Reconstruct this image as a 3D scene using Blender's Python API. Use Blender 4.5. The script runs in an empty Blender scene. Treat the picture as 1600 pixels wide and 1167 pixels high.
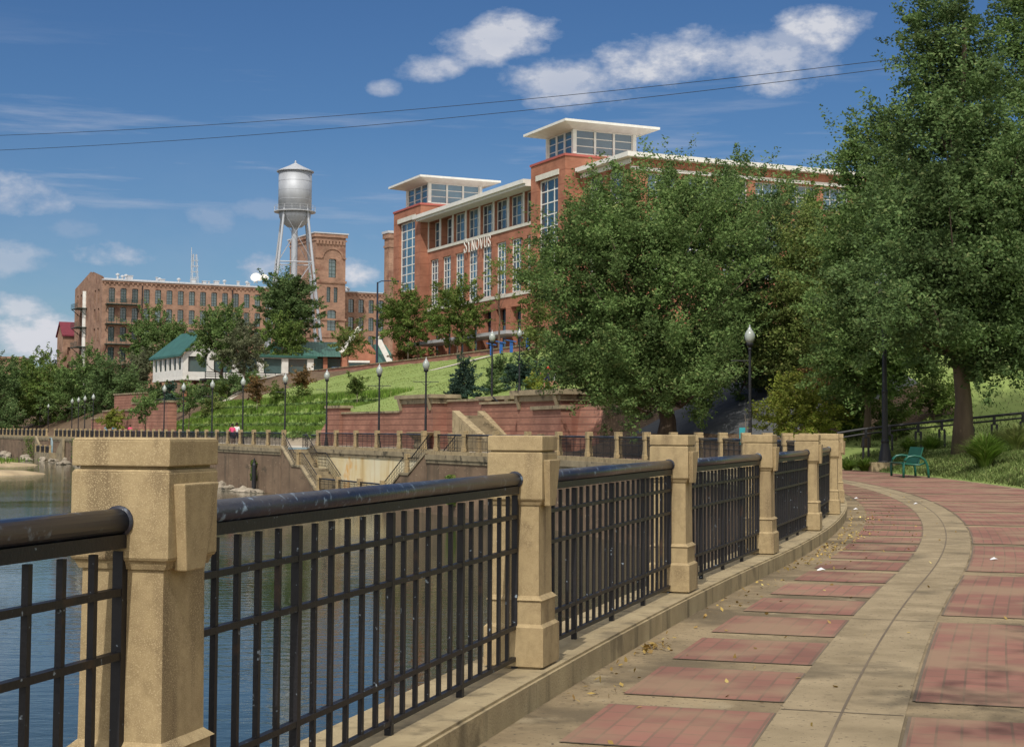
import bpy, math, random
import numpy as np
from mathutils import Vector, Matrix
random.seed(7); rng = np.random.default_rng(7)
R = math.radians; PI = math.pi
sc = bpy.context.scene; COL = sc.collection

# ---------------------------------------------------------------- camera
EYE = np.array([0.0, 0.0, 1.23]); FPX = 2444.0
PITCH = math.atan(139.5/FPX); ROLL = R(0.3)
_F = np.array([0, math.cos(PITCH), math.sin(PITCH)]); _R0 = np.array([1.0, 0, 0]); _U0 = np.array([0, -math.sin(PITCH), math.cos(PITCH)])
_R = math.cos(ROLL)*_R0 + math.sin(ROLL)*_U0; _U = -math.sin(ROLL)*_R0 + math.cos(ROLL)*_U0
cd = bpy.data.cameras.new('camera'); cam = bpy.data.objects.new('camera', cd); COL.objects.link(cam)
cd.sensor_width = 36; cd.lens = FPX/1600*36; cd.shift_y = -50/1600; cd.clip_start = 0.1; cd.clip_end = 6000
cam.matrix_world = Matrix(((_R[0], _U[0], -_F[0], EYE[0]), (_R[1], _U[1], -_F[1], EYE[1]), (_R[2], _U[2], -_F[2], EYE[2]), (0, 0, 0, 1)))
sc.camera = cam
def raydir(px, py):
    return _F + _R*(px-800)/FPX - _U*(py-533.5)/FPX
def at(px, py, Y):
    d = raydir(px, py); return EYE + d*(Y/d[1])
def project(P):
    d = np.asarray(P, float)-EYE; D = d@_F
    return 800+FPX*(d@_R)/D, 533.5-FPX*(d@_U)/D

# ---------------------------------------------------------------- sky, sun, exposure
SUN_A, SUN_E = R(12), R(50)          # azimuth left of straight behind the camera, elevation
w = bpy.data.worlds.new('World'); sc.world = w; w.use_nodes = True
nt = w.node_tree; N = nt.nodes; L = nt.links
bg = N['Background']; bg.inputs['Strength'].default_value = 0.15
sky = N.new('ShaderNodeTexSky'); sky.sky_type = 'NISHITA'; sky.sun_disc = False
sky.sun_elevation = SUN_E; sky.sun_rotation = PI + SUN_A
sky.air_density = 1.0; sky.dust_density = 0.35; sky.ozone_density = 3.0; sky.altitude = 100
def M(op, a, b=None, c=None, clamp=False):
    n = N.new('ShaderNodeMath'); n.operation = op; n.use_clamp = clamp
    for i, v in enumerate((a, b, c)):
        if v is None: continue
        if isinstance(v, (int, float)): n.inputs[i].default_value = v
        else: L.new(v, n.inputs[i])
    return n.outputs[0]
tc = N.new('ShaderNodeTexCoord'); sep = N.new('ShaderNodeSeparateXYZ'); L.new(tc.outputs['Generated'], sep.inputs[0])
az = M('ARCTAN2', sep.outputs[0], sep.outputs[1]); el = M('ARCSINE', sep.outputs[2])
def noise(scale_xyz, detail, rough=.55, seed=0.0):
    mp = N.new('ShaderNodeMapping'); L.new(tc.outputs['Generated'], mp.inputs[0])
    mp.inputs['Scale'].default_value = scale_xyz; mp.inputs['Location'].default_value = (seed, seed*.7, seed*1.3)
    n = N.new('ShaderNodeTexNoise'); n.inputs['Scale'].default_value = 1; n.inputs['Detail'].default_value = detail
    n.inputs['Roughness'].default_value = rough; L.new(mp.outputs[0], n.inputs['Vector']); return n.outputs['Fac']
n1 = noise((17, 17, 30), 11, .6); n2 = noise((5, 5, 60), 7, .62, 3.1); n3 = noise((55, 55, 90), 8, .62, 8.3)
# cumulus: px, py, half width, half height (px), strength, tilt
CL = [(675, 106, 62, 24, .8, -.15), (790, 58, 95, 36, .9, -.1), (745, 70, 70, 34, .8, 0), (890, 135, 110, 42, .8, 0), (1050, 95, 130, 52, .95, -.1), (1170, 100, 120, 50, .8, 0),
      (1285, 42, 78, 36, .95, 0), (1240, 60, 60, 22, .6, 0), (602, 138, 32, 15, .75, 0), (20, 300, 90, 36, .7, 0), (175, 400, 75, 24, .75, 0),
      (325, 335, 45, 30, .4, 0), (405, 325, 55, 18, .35, 0), (405, 420, 50, 26, .95, 0), (560, 430, 48, 30, 1.0, 0), (50, 525, 150, 44, 1.0, 0), (10, 480, 80, 30, .8, 0), (20, 405, 70, 36, .55, 0),
      (115, 360, 50, 18, .3, 0), (1110, 265, 100, 22, .25, 0), (590, 372, 60, 12, .2, 0), (-160, 260, 120, 50, .8, 0), (1800, 200, 140, 60, .8, 0), (-300, 480, 160, 50, .8, 0)]
acc = None
nz = M('MULTIPLY_ADD', M('SUBTRACT', n1, .5), 3.8, M('MULTIPLY', M('SUBTRACT', n3, .5), 1.5))
for px, py, hw, hh, st, tl in CL:
    d = raydir(px, py); d = d/np.linalg.norm(d); a0 = math.atan2(d[0], d[1]); e0 = math.asin(d[2])
    da = M('SUBTRACT', az, a0); de = M('SUBTRACT', el, e0)
    de = M('MULTIPLY_ADD', da, tl, de)
    q = M('ADD', M('POWER', M('ABSOLUTE', M('MULTIPLY', da, FPX/hw)), 2), M('POWER', M('ABSOLUTE', M('MULTIPLY', de, FPX/hh)), 2))
    v = M('MULTIPLY', M('MULTIPLY', M('ADD', M('SUBTRACT', .97, q), nz), 1.02, None, True), st)
    acc = v if acc is None else M('MAXIMUM', acc, v)
# thin streaks in a band above the buildings
band = M('MULTIPLY', M('SUBTRACT', 1, M('MULTIPLY', M('ABSOLUTE', M('SUBTRACT', el, .165)), 11), None, True), 1)
streak = M('MULTIPLY', M('MULTIPLY', M('SUBTRACT', n2, .53), 3.4, None, True), M('MULTIPLY', band, .95))
low = M('MULTIPLY', M('SUBTRACT', .19, el, None, True), 4.2, None, True)
acc = M('MAXIMUM', acc, M('MAXIMUM', streak, M('MULTIPLY', low, M('MULTIPLY', n1, .8))))
shade = N.new('ShaderNodeMix'); shade.data_type = 'RGBA'
n4 = noise((9, 9, 24), 5, .5, 5.5)
L.new(M('MULTIPLY', acc, M('MULTIPLY_ADD', M('SUBTRACT', n4, .5), 2.4, .85), None, True), shade.inputs['Factor'])
shade.inputs['A'].default_value = (2.7, 3.2, 4.3, 1); shade.inputs['B'].default_value = (5.0, 5.1, 5.5, 1)
mx = N.new('ShaderNodeMix'); mx.data_type = 'RGBA'
# broken cloud overhead and behind the viewer, unseen, added bright to fill shadows
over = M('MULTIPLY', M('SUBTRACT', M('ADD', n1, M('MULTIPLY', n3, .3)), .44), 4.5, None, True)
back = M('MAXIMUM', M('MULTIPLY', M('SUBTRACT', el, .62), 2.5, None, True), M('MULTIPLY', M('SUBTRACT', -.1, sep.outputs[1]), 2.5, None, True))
accv = acc
hs = N.new('ShaderNodeHueSaturation'); hs.inputs['Saturation'].default_value = 1.12; hs.inputs['Hue'].default_value = .508; L.new(sky.outputs[0], hs.inputs['Color'])
ti = N.new('ShaderNodeMix'); ti.data_type = 'RGBA'; ti.blend_type = 'MULTIPLY'; ti.inputs['Factor'].default_value = 1; L.new(hs.outputs[0], ti.inputs['A']); ti.inputs['B'].default_value = (.335, .45, .53, 1)
L.new(acc, mx.inputs['Factor']); L.new(ti.outputs['Result'], mx.inputs['A']); L.new(shade.outputs['Result'], mx.inputs['B']); 
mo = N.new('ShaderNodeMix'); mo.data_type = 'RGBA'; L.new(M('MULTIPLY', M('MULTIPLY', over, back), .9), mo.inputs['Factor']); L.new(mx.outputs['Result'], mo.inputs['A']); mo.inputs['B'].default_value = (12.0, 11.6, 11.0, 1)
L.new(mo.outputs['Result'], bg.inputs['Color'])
sun = bpy.data.lights.new('sun', 'SUN'); sun.energy = 3.7; sun.angle = R(.5); sun.color = (1, .95, .87)
so = bpy.data.objects.new('sun', sun); COL.objects.link(so)
sdir = Vector((-math.sin(SUN_A)*math.cos(SUN_E), -math.cos(SUN_A)*math.cos(SUN_E), math.sin(SUN_E)))
so.rotation_euler = sdir.to_track_quat('Z', 'Y').to_euler()
sc.view_settings.view_transform = 'Standard'; sc.view_settings.look = 'None'; sc.view_settings.gamma = 1
sc.view_settings.exposure = -0.18
sc.cycles.max_bounces = 6; sc.cycles.transparent_max_bounces = 8

# ---------------------------------------------------------------- materials
def mat(name, c1, c2=None, scale=2.0, rough=.85, bump=.0, bscale=None, detail=6, spec=.3, metal=0, speck=None, stain=None, coord='Object', stretch=(1, 1, 1), streak=None):
    """base colour mottled between c1 and c2 by noise; speck=(colour, scale, threshold); stain=(colour, scale, threshold)"""
    m = bpy.data.materials.new(name); m.use_nodes = True; t = m.node_tree; n = t.nodes; l = t.links; b = n['Principled BSDF']
    b.inputs['Roughness'].default_value = rough; b.inputs['Specular IOR Level'].default_value = spec; b.inputs['Metallic'].default_value = metal
    tcn = n.new('ShaderNodeTexCoord'); mp = n.new('ShaderNodeMapping'); mp.inputs['Scale'].default_value = stretch; l.new(tcn.outputs[coord], mp.inputs[0])
    oi = n.new('ShaderNodeObjectInfo'); vm = n.new('ShaderNodeVectorMath'); vm.operation = 'SCALE'; vm.inputs[0].default_value = (37, 61, 83); l.new(oi.outputs['Random'], vm.inputs['Scale']); l.new(vm.outputs[0], mp.inputs['Location'])
    def nz(s, d, r=.6):
        q = n.new('ShaderNodeTexNoise'); q.inputs['Scale'].default_value = s; q.inputs['Detail'].default_value = d; q.inputs['Roughness'].default_value = r
        l.new(mp.outputs[0], q.inputs['Vector']); return q.outputs['Fac']
    def mix(f, a, c):
        q = n.new('ShaderNodeMix'); q.data_type = 'RGBA'; l.new(f, q.inputs['Factor'])
        for k, v in (('A', a), ('B', c)):
            if isinstance(v, tuple): q.inputs[k].default_value = v+(1,)
            else: l.new(v, q.inputs[k])
        return q.outputs['Result']
    def ramp(f, lo, hi):
        q = n.new('ShaderNodeMapRange'); l.new(f, q.inputs[0]); q.inputs[1].default_value = lo; q.inputs[2].default_value = hi; return q.outputs[0]
    c2 = c2 or tuple(x*.75 for x in c1)
    col = mix(ramp(nz(scale, detail), .33, .67), c1, c2)
    if stain: col = mix(ramp(nz(stain[1], 5), stain[2], stain[2]+.1), col, stain[0])
    if streak:
        m2 = n.new('ShaderNodeMapping'); m2.inputs['Scale'].default_value = (1, 1, .12); l.new(tcn.outputs[coord], m2.inputs[0]); l.new(vm.outputs[0], m2.inputs['Location'])
        q = n.new('ShaderNodeTexNoise'); q.inputs['Scale'].default_value = streak[1]; q.inputs['Detail'].default_value = 5; l.new(m2.outputs[0], q.inputs['Vector']); col = mix(ramp(q.outputs['Fac'], streak[2], streak[2]+.16), col, streak[0])
    if speck: col = mix(ramp(nz(speck[1], 2), speck[2], speck[2]+.04), col, speck[0])
    l.new(col, b.inputs['Base Color'])
    if bump:
        q = n.new('ShaderNodeBump'); q.inputs['Strength'].default_value = bump; q.inputs['Distance'].default_value = .02
        l.new(nz(bscale or scale*6, 4), q.inputs['Height']); l.new(q.outputs[0], b.inputs['Normal'])
    return m
def brick_mat(name, c1, c2, mortar, bw=.24, bh=.08, ms=.012, coord='wall', big=None, bump=.3, lines=None):
    m = bpy.data.materials.new(name); m.use_nodes = True; t = m.node_tree; n = t.nodes; l = t.links; b = n['Principled BSDF']
    b.inputs['Roughness'].default_value = .9; b.inputs['Specular IOR Level'].default_value = .2
    tcn = n.new('ShaderNodeTexCoord')
    if coord == 'wall':
        s = n.new('ShaderNodeSeparateXYZ'); l.new(tcn.outputs['Object'], s.inputs[0]); a = n.new('ShaderNodeMath'); l.new(s.outputs[0], a.inputs[0]); l.new(s.outputs[1], a.inputs[1])
        cb = n.new('ShaderNodeCombineXYZ'); l.new(a.outputs[0], cb.inputs[0]); l.new(s.outputs[2], cb.inputs[1]); vec = cb.outputs[0]
    else: vec = tcn.outputs['UV']
    br = n.new('ShaderNodeTexBrick'); l.new(vec, br.inputs['Vector']); br.inputs['Scale'].default_value = 1
    br.inputs['Brick Width'].default_value = bw; br.inputs['Row Height'].default_value = bh; br.inputs['Mortar Size'].default_value = ms
    br.inputs['Color1'].default_value = c1+(1,); br.inputs['Color2'].default_value = c2+(1,); br.inputs['Mortar'].default_value = mortar+(1,)
    q = n.new('ShaderNodeTexNoise'); q.inputs['Scale'].default_value = .45; q.inputs['Detail'].default_value = 8; l.new(tcn.outputs['Object'], q.inputs['Vector'])
    r = n.new('ShaderNodeMapRange'); l.new(q.outputs['Fac'], r.inputs[0]); r.inputs[1].default_value = .3; r.inputs[2].default_value = .7; r.inputs[3].default_value = .72; r.inputs[4].default_value = 1.22
    mu = n.new('ShaderNodeMix'); mu.data_type = 'RGBA'; mu.blend_type = 'MULTIPLY'; mu.inputs['Factor'].default_value = 1
    l.new(br.outputs['Color'], mu.inputs['A']); l.new(r.outputs[0], mu.inputs['B']); out = mu.outputs['Result']
    if lines:   # darker recessed courses every so many metres
        s2 = n.new('ShaderNodeSeparateXYZ'); l.new(vec, s2.inputs[0]); f = n.new('ShaderNodeMath'); f.operation = 'PINGPONG'; l.new(s2.outputs[1], f.inputs[0]); f.inputs[1].default_value = lines[0]/2
        g = n.new('ShaderNodeMath'); g.operation = 'LESS_THAN'; l.new(f.outputs[0], g.inputs[0]); g.inputs[1].default_value = lines[1]
        g2 = n.new('ShaderNodeMath'); g2.operation = 'MULTIPLY'; l.new(g.outputs[0], g2.inputs[0]); g2.inputs[1].default_value = .7
        m3 = n.new('ShaderNodeMix'); m3.data_type = 'RGBA'; l.new(g2.outputs[0], m3.inputs['Factor']); l.new(out, m3.inputs['A']); m3.inputs['B'].default_value = lines[2]+(1,); out = m3.outputs['Result']
    if big:
        q2 = n.new('ShaderNodeTexNoise'); q2.inputs['Scale'].default_value = big[1]; q2.inputs['Detail'].default_value = 7; l.new(tcn.outputs['Object'], q2.inputs['Vector'])
        r2 = n.new('ShaderNodeMapRange'); l.new(q2.outputs['Fac'], r2.inputs[0]); r2.inputs[1].default_value = big[2]; r2.inputs[2].default_value = big[2]+.15; r2.inputs[4].default_value = .8
        m2 = n.new('ShaderNodeMix'); m2.data_type = 'RGBA'; l.new(r2.outputs[0], m2.inputs['Factor']); l.new(out, m2.inputs['A']); m2.inputs['B'].default_value = big[0]+(1,); out = m2.outputs['Result']
    l.new(out, b.inputs['Base Color'])
    if bump:
        bp = n.new('ShaderNodeBump'); bp.inputs['Strength'].default_value = bump; bp.inputs['Distance'].default_value = .01; bp.invert = True
        l.new(br.outputs['Fac'], bp.inputs['Height']); l.new(bp.outputs[0], b.inputs['Normal'])
    return m
def leaf_mat(name, c1, c2, c3=None, trans=.33):
    m = bpy.data.materials.new(name); m.use_nodes = True; t = m.node_tree; n = t.nodes; l = t.links; b = n['Principled BSDF']
    g = n.new('ShaderNodeNewGeometry'); cr = n.new('ShaderNodeValToRGB'); e = cr.color_ramp.elements
    e[0].color = c1+(1,); e[1].color = c2+(1,)
    if c3: x = e.new(.93); x.color = c2+(1,); e[1].position = 1; e[1].color = c3+(1,); e[1].position = .88; e[2].position = 1; e[2].color = c3+(1,)
    if c3: e[1].color = c2+(1,)
    l.new(g.outputs['Random Per Island'], cr.inputs[0])
    tcn = n.new('ShaderNodeTexCoord'); q = n.new('ShaderNodeTexNoise'); q.inputs['Scale'].default_value = .55; q.inputs['Detail'].default_value = 3; l.new(tcn.outputs['Object'], q.inputs['Vector'])
    r = n.new('ShaderNodeMapRange'); l.new(q.outputs['Fac'], r.inputs[0]); r.inputs[1].default_value = .36; r.inputs[2].default_value = .64; r.inputs[3].default_value = .58; r.inputs[4].default_value = 1.42
    mu = n.new('ShaderNodeMix'); mu.data_type = 'RGBA'; mu.blend_type = 'MULTIPLY'; mu.inputs['Factor'].default_value = 1; l.new(cr.outputs[0], mu.inputs['A']); l.new(r.outputs[0], mu.inputs['B'])
    l.new(mu.outputs['Result'], b.inputs['Base Color']); b.inputs['Roughness'].default_value = .6; b.inputs['Specular IOR Level'].default_value = .12
    tr = n.new('ShaderNodeBsdfTranslucent'); l.new(mu.outputs['Result'], tr.inputs[0]); ms = n.new('ShaderNodeMixShader'); ms.inputs[0].default_value = trans
    l.new(b.outputs[0], ms.inputs[1]); l.new(tr.outputs[0], ms.inputs[2]); l.new(ms.outputs[0], n['Material Output'].inputs[0]); return m

MT = {}
MT['post'] = mat('precast_concrete', (.39, .295, .16), (.29, .215, .115), 26, .92, .2, 420, speck=((.45, .35, .2), 320, .57), stain=((.24, .175, .095), 5, .58), streak=((.2, .145, .08), 9, .52))
MT['kerb'] = mat('kerb_concrete', (.38, .305, .18), (.27, .21, .12), 3.6, .9, .35, 90, speck=((.2, .16, .1), 60, .66), stain=((.19, .15, .09), 2.3, .58), streak=((.17, .135, .08), 7, .54))
MT['walk'] = mat('walk_concrete', (.3, .23, .135), (.17, .128, .075), 2.1, .92, .45, 60, speck=((.11, .085, .055), 34, .63), stain=((.13, .1, .06), .8, .5), streak=((.33, .27, .17), 3, .62))
MT['band'] = mat('band_concrete', (.31, .245, .15), (.2, .155, .092), 2.4, .92, .45, 60, speck=((.13, .1, .065), 34, .64), stain=((.14, .11, .068), .9, .53))
MT['paver'] = brick_mat('red_pavers', (.25, .12, .09), (.2, .1, .077), (.16, .1, .073), .2, .1, .006, 'uv', big=((.25, .17, .11), 1.5, .45))
MT['joint'] = mat('dark_joint', (.16, .125, .085), (.11, .085, .06))
MT['iron'] = mat('black_painted_iron', (.009, .009, .012), (.016, .014, .015), 5, .5, .1, 60, spec=.35, speck=((.2, .24, .28), 38, .7), stain=((.045, .025, .016), 7, .62))
MT['handrail'] = mat('worn_handrail_paint', (.012, .018, .036), (.03, .03, .04), 6, .3, .15, 50, spec=.6, stain=((.14, .19, .25), 22, .58))
MT['iron_far'] = mat('dark_iron', (.02, .02, .023), rough=.5)
MT['riverwall'] = mat('stained_river_wall', (.24, .165, .105), (.15, .1, .065), .35, .95, .4, 6, stain=((.1, .075, .05), .5, .58), streak=((.1, .075, .05), 1.2, .52), stretch=(1, 1, 2.2), speck=((.33, .25, .16), 3.5, .66))
MT['yellowwall'] = mat('mineral_stained_wall', (.62, .5, .27), (.66, .6, .42), .5, .95, .3, 8, stain=((.62, .36, .12), .45, .56), streak=((.5, .36, .17), 1.5, .55))
MT['coping'] = mat('coping_concrete', (.33, .27, .17), (.2, .16, .1), 1.2, .9, .3, 20, stain=((.09, .075, .05), 1.5, .55))
MT['redbrick'] = brick_mat('garden_wall_brick', (.34, .16, .11), (.26, .12, .085), (.24, .15, .11), .4, .13, .014, lines=(.4, .035, (.12, .05, .04)), big=((.2, .08, .06), .35, .6))
MT['office'] = brick_mat('office_brick', (.36, .155, .095), (.32, .13, .08), (.3, .15, .1), .5, .16, .014, lines=(1.6, .06, (.22, .085, .055)), bump=0)
MT['mill'] = brick_mat('old_mill_brick', (.35, .2, .135), (.26, .148, .1), (.27, .19, .14), .6, .22, .03, big=((.17, .085, .06), .5, .55), bump=0)
MT['cream'] = mat('cream_trim', (.62, .6, .52), (.52, .5, .43), 1.2, .8)
MT['white'] = mat('white_paint', (.72, .71, .66), (.62, .6, .55), 1.5, .7)
MT['green_roof'] = mat('green_metal_roof', (.04, .125, .1), (.028, .09, .07), .6, .5, spec=.5)
MT['red_edge'] = mat('red_coping', (.4, .11, .085), (.34, .09, .07), 1, .6)
MT['roof_grey'] = mat('pale_roof_membrane', (.5, .51, .52), (.4, .41, .43), .3, .7)
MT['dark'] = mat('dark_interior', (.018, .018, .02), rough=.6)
MT['balcony'] = mat('dark_green_metal', (.03, .06, .05), rough=.5)
MT['silver'] = mat('silver_tank_paint', (.44, .46, .49), (.36, .375, .4), .8, .6, metal=.35, spec=.5, stretch=(1, 1, .25))
MT['steel'] = mat('galvanised_steel', (.5, .51, .52), (.42, .43, .44), 1, .5, metal=.3)
MT['bark'] = mat('bark', (.13, .095, .065), (.075, .055, .04), 3, .95, .6, 18, stretch=(1, 1, .3))
MT['bark_pale'] = mat('pale_bark', (.25, .2, .15), (.16, .13, .1), 3, .95, .4, 18, stretch=(1, 1, .3))
MT['globe'] = mat('milky_glass_globe', (.34, .37, .33), (.28, .31, .28), 3, .15, spec=.6)
MT['bench'] = mat('green_bench_steel', (.008, .095, .062), (.006, .075, .05), 3, .35, spec=.5)
MT['blue'] = mat('blue_paint', (.015, .1, .36), rough=.4)
MT['teal'] = mat('teal_paint', (.03, .3, .33), rough=.5)
MT['skin'] = mat('skin', (.36, .19, .12), rough=.6)
MT['hair'] = mat('dark_hair', (.02, .015, .012), rough=.7)
MT['pink'] = mat('pink_fabric', (.75, .08, .2)); MT['wfab'] = mat('white_fabric', (.75, .75, .75)); MT['redfab'] = mat('red_fabric', (.65, .02, .02)); MT['navy'] = mat('navy_fabric', (.03, .035, .06)); MT['bluefab'] = mat('light_blue_fabric', (.15, .4, .6))
MT['rock'] = mat('rock', (.36, .31, .24), (.2, .17, .13), 2, .95, .7, 6)
MT['sand'] = mat('sand', (.42, .33, .2), (.3, .23, .14), .6, .95, .2, 10)
MT['rubber'] = mat('rubber', (.02, .02, .02)); MT['carpaint'] = mat('car_paint', (.03, .05, .12), rough=.25, spec=.6)
MT['paper'] = mat('paper_scrap', (.75, .75, .77)); MT['dryleaf'] = leaf_mat('dry_leaves', (.42, .3, .09), (.2, .12, .04), (.6, .5, .18), .1)
MT['leaf_oak'] = leaf_mat('oak_leaves', (.09, .15, .045), (.155, .23, .072), (.22, .25, .09))
MT['leaf_dark'] = leaf_mat('dark_leaves', (.075, .127, .045), (.132, .195, .068), (.18, .21, .085))
MT['leaf_light'] = leaf_mat('light_leaves', (.085, .14, .03), (.15, .21, .05), (.24, .23, .08))
MT['leaf_yellow'] = leaf_mat('yellow_green_leaves', (.15, .2, .03), (.25, .28, .05), (.33, .27, .07))
MT['leaf_olive'] = leaf_mat('olive_leaves', (.11, .16, .04), (.185, .225, .065), (.25, .23, .08))
MT['leaf_grey'] = leaf_mat('grey_twigs', (.1, .115, .06), (.17, .18, .1))
MT['leaf_blue'] = leaf_mat('blue_needles', (.035, .075, .05), (.08, .13, .095))
MT['leaf_rust'] = leaf_mat('rusty_leaves', (.12, .1, .04), (.25, .13, .05))
MT['grassblade'] = leaf_mat('grass_blades', (.09, .17, .025), (.17, .26, .045), (.25, .27, .09), .3)
MT['grassnear'] = leaf_mat('near_grass_blades', (.085, .125, .035), (.15, .19, .06), (.23, .22, .1), .3)
MT['grasspale'] = leaf_mat('pale_grass_blades', (.16, .2, .06), (.24, .28, .09), (.3, .29, .12), .3)
MT['lawn'] = mat('lawn', (.16, .22, .055), (.21, .26, .075), .9, .95, .5, 14, detail=10, stain=((.13, .19, .04), 1.6, .55), stretch=(1, 1, 1))
MT['mulch'] = mat('mulch', (.13, .085, .05), (.075, .05, .03), 1, .95, .6, 8, speck=((.25, .17, .1), 9, .6))
MT['netting'] = mat('erosion_cloth', (.1, .105, .11), (.06, .062, .065), 1.5, .8, .5, 5, stretch=(.4, 1, 1))
MT['plaza'] = mat('plaza_paving', (.36, .3, .22), (.27, .22, .16), .4, .9)
MT['path'] = mat('pale_path', (.5, .46, .38), (.4, .36, .3), .8, .9)
def glass(name, c, rough=.06):
    m = mat(name, c, tuple(x*.6 for x in c), .35, rough, spec=1.0); t = m.node_tree; b = t.nodes['Principled BSDF']; b.inputs['IOR'].default_value = 1.55
    oi = t.nodes.new('ShaderNodeObjectInfo'); mr = t.nodes.new('ShaderNodeMapRange'); t.links.new(oi.outputs['Random'], mr.inputs[0]); mr.inputs[3].default_value = .45; mr.inputs[4].default_value = 1.4
    q = t.nodes.new('ShaderNodeMix'); q.data_type = 'RGBA'; q.blend_type = 'MULTIPLY'; q.inputs['Factor'].default_value = 1; src = b.inputs['Base Color'].links[0].from_socket; t.links.new(src, q.inputs['A']); t.links.new(mr.outputs[0], q.inputs['B']); t.links.new(q.outputs['Result'], b.inputs['Base Color']); return m
MT['glass'] = glass('tinted_glass', (.05, .125, .185)); MT['soil'] = mat('soil', (.2, .155, .09), (.13, .1, .06), 3, .95, .6, 40, speck=((.4, .3, .12), 45, .66))
MT['glass_mill'] = glass('old_window_glass', (.06, .1, .1), .12)
def water_mat():
    m = bpy.data.materials.new('river_water'); m.use_nodes = True; t = m.node_tree; n = t.nodes; l = t.links; b = n['Principled BSDF']
    b.inputs['Base Color'].default_value = (.02, .03, .016, 1); b.inputs['Roughness'].default_value = .03; b.inputs['IOR'].default_value = 1.33; b.inputs['Specular IOR Level'].default_value = .9
    tcn = n.new('ShaderNodeTexCoord'); h = None
    for sc_, st, d in ((1.3, (1.0, 1.7, 1), 4), (5.5, (1, 1.5, 1), 3), (.09, (1, 1, 1), 3)):
        mp = n.new('ShaderNodeMapping'); mp.inputs['Scale'].default_value = st; mp.inputs['Rotation'].default_value = (0, 0, R(-20)); l.new(tcn.outputs['Object'], mp.inputs[0])
        q = n.new('ShaderNodeTexNoise'); q.inputs['Scale'].default_value = sc_; q.inputs['Detail'].default_value = d; l.new(mp.outputs[0], q.inputs['Vector'])
        h = (h or []) + [q.outputs['Fac']]
    r = n.new('ShaderNodeMapRange'); l.new(h[2], r.inputs[0]); r.inputs[1].default_value = .42; r.inputs[2].default_value = .62; r.inputs[3].default_value = .35; r.inputs[4].default_value = 1.0
    a = n.new('ShaderNodeMath'); a.operation = 'MULTIPLY_ADD'; l.new(h[1], a.inputs[0]); a.inputs[1].default_value = .3; l.new(h[0], a.inputs[2])
    bp = n.new('ShaderNodeBump'); bp.inputs['Distance'].default_value = .022; l.new(r.outputs[0], bp.inputs['Strength']); l.new(a.outputs[0], bp.inputs['Height']); l.new(bp.outputs[0], b.inputs['Normal'])
    return m
MT['water'] = water_mat()

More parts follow.
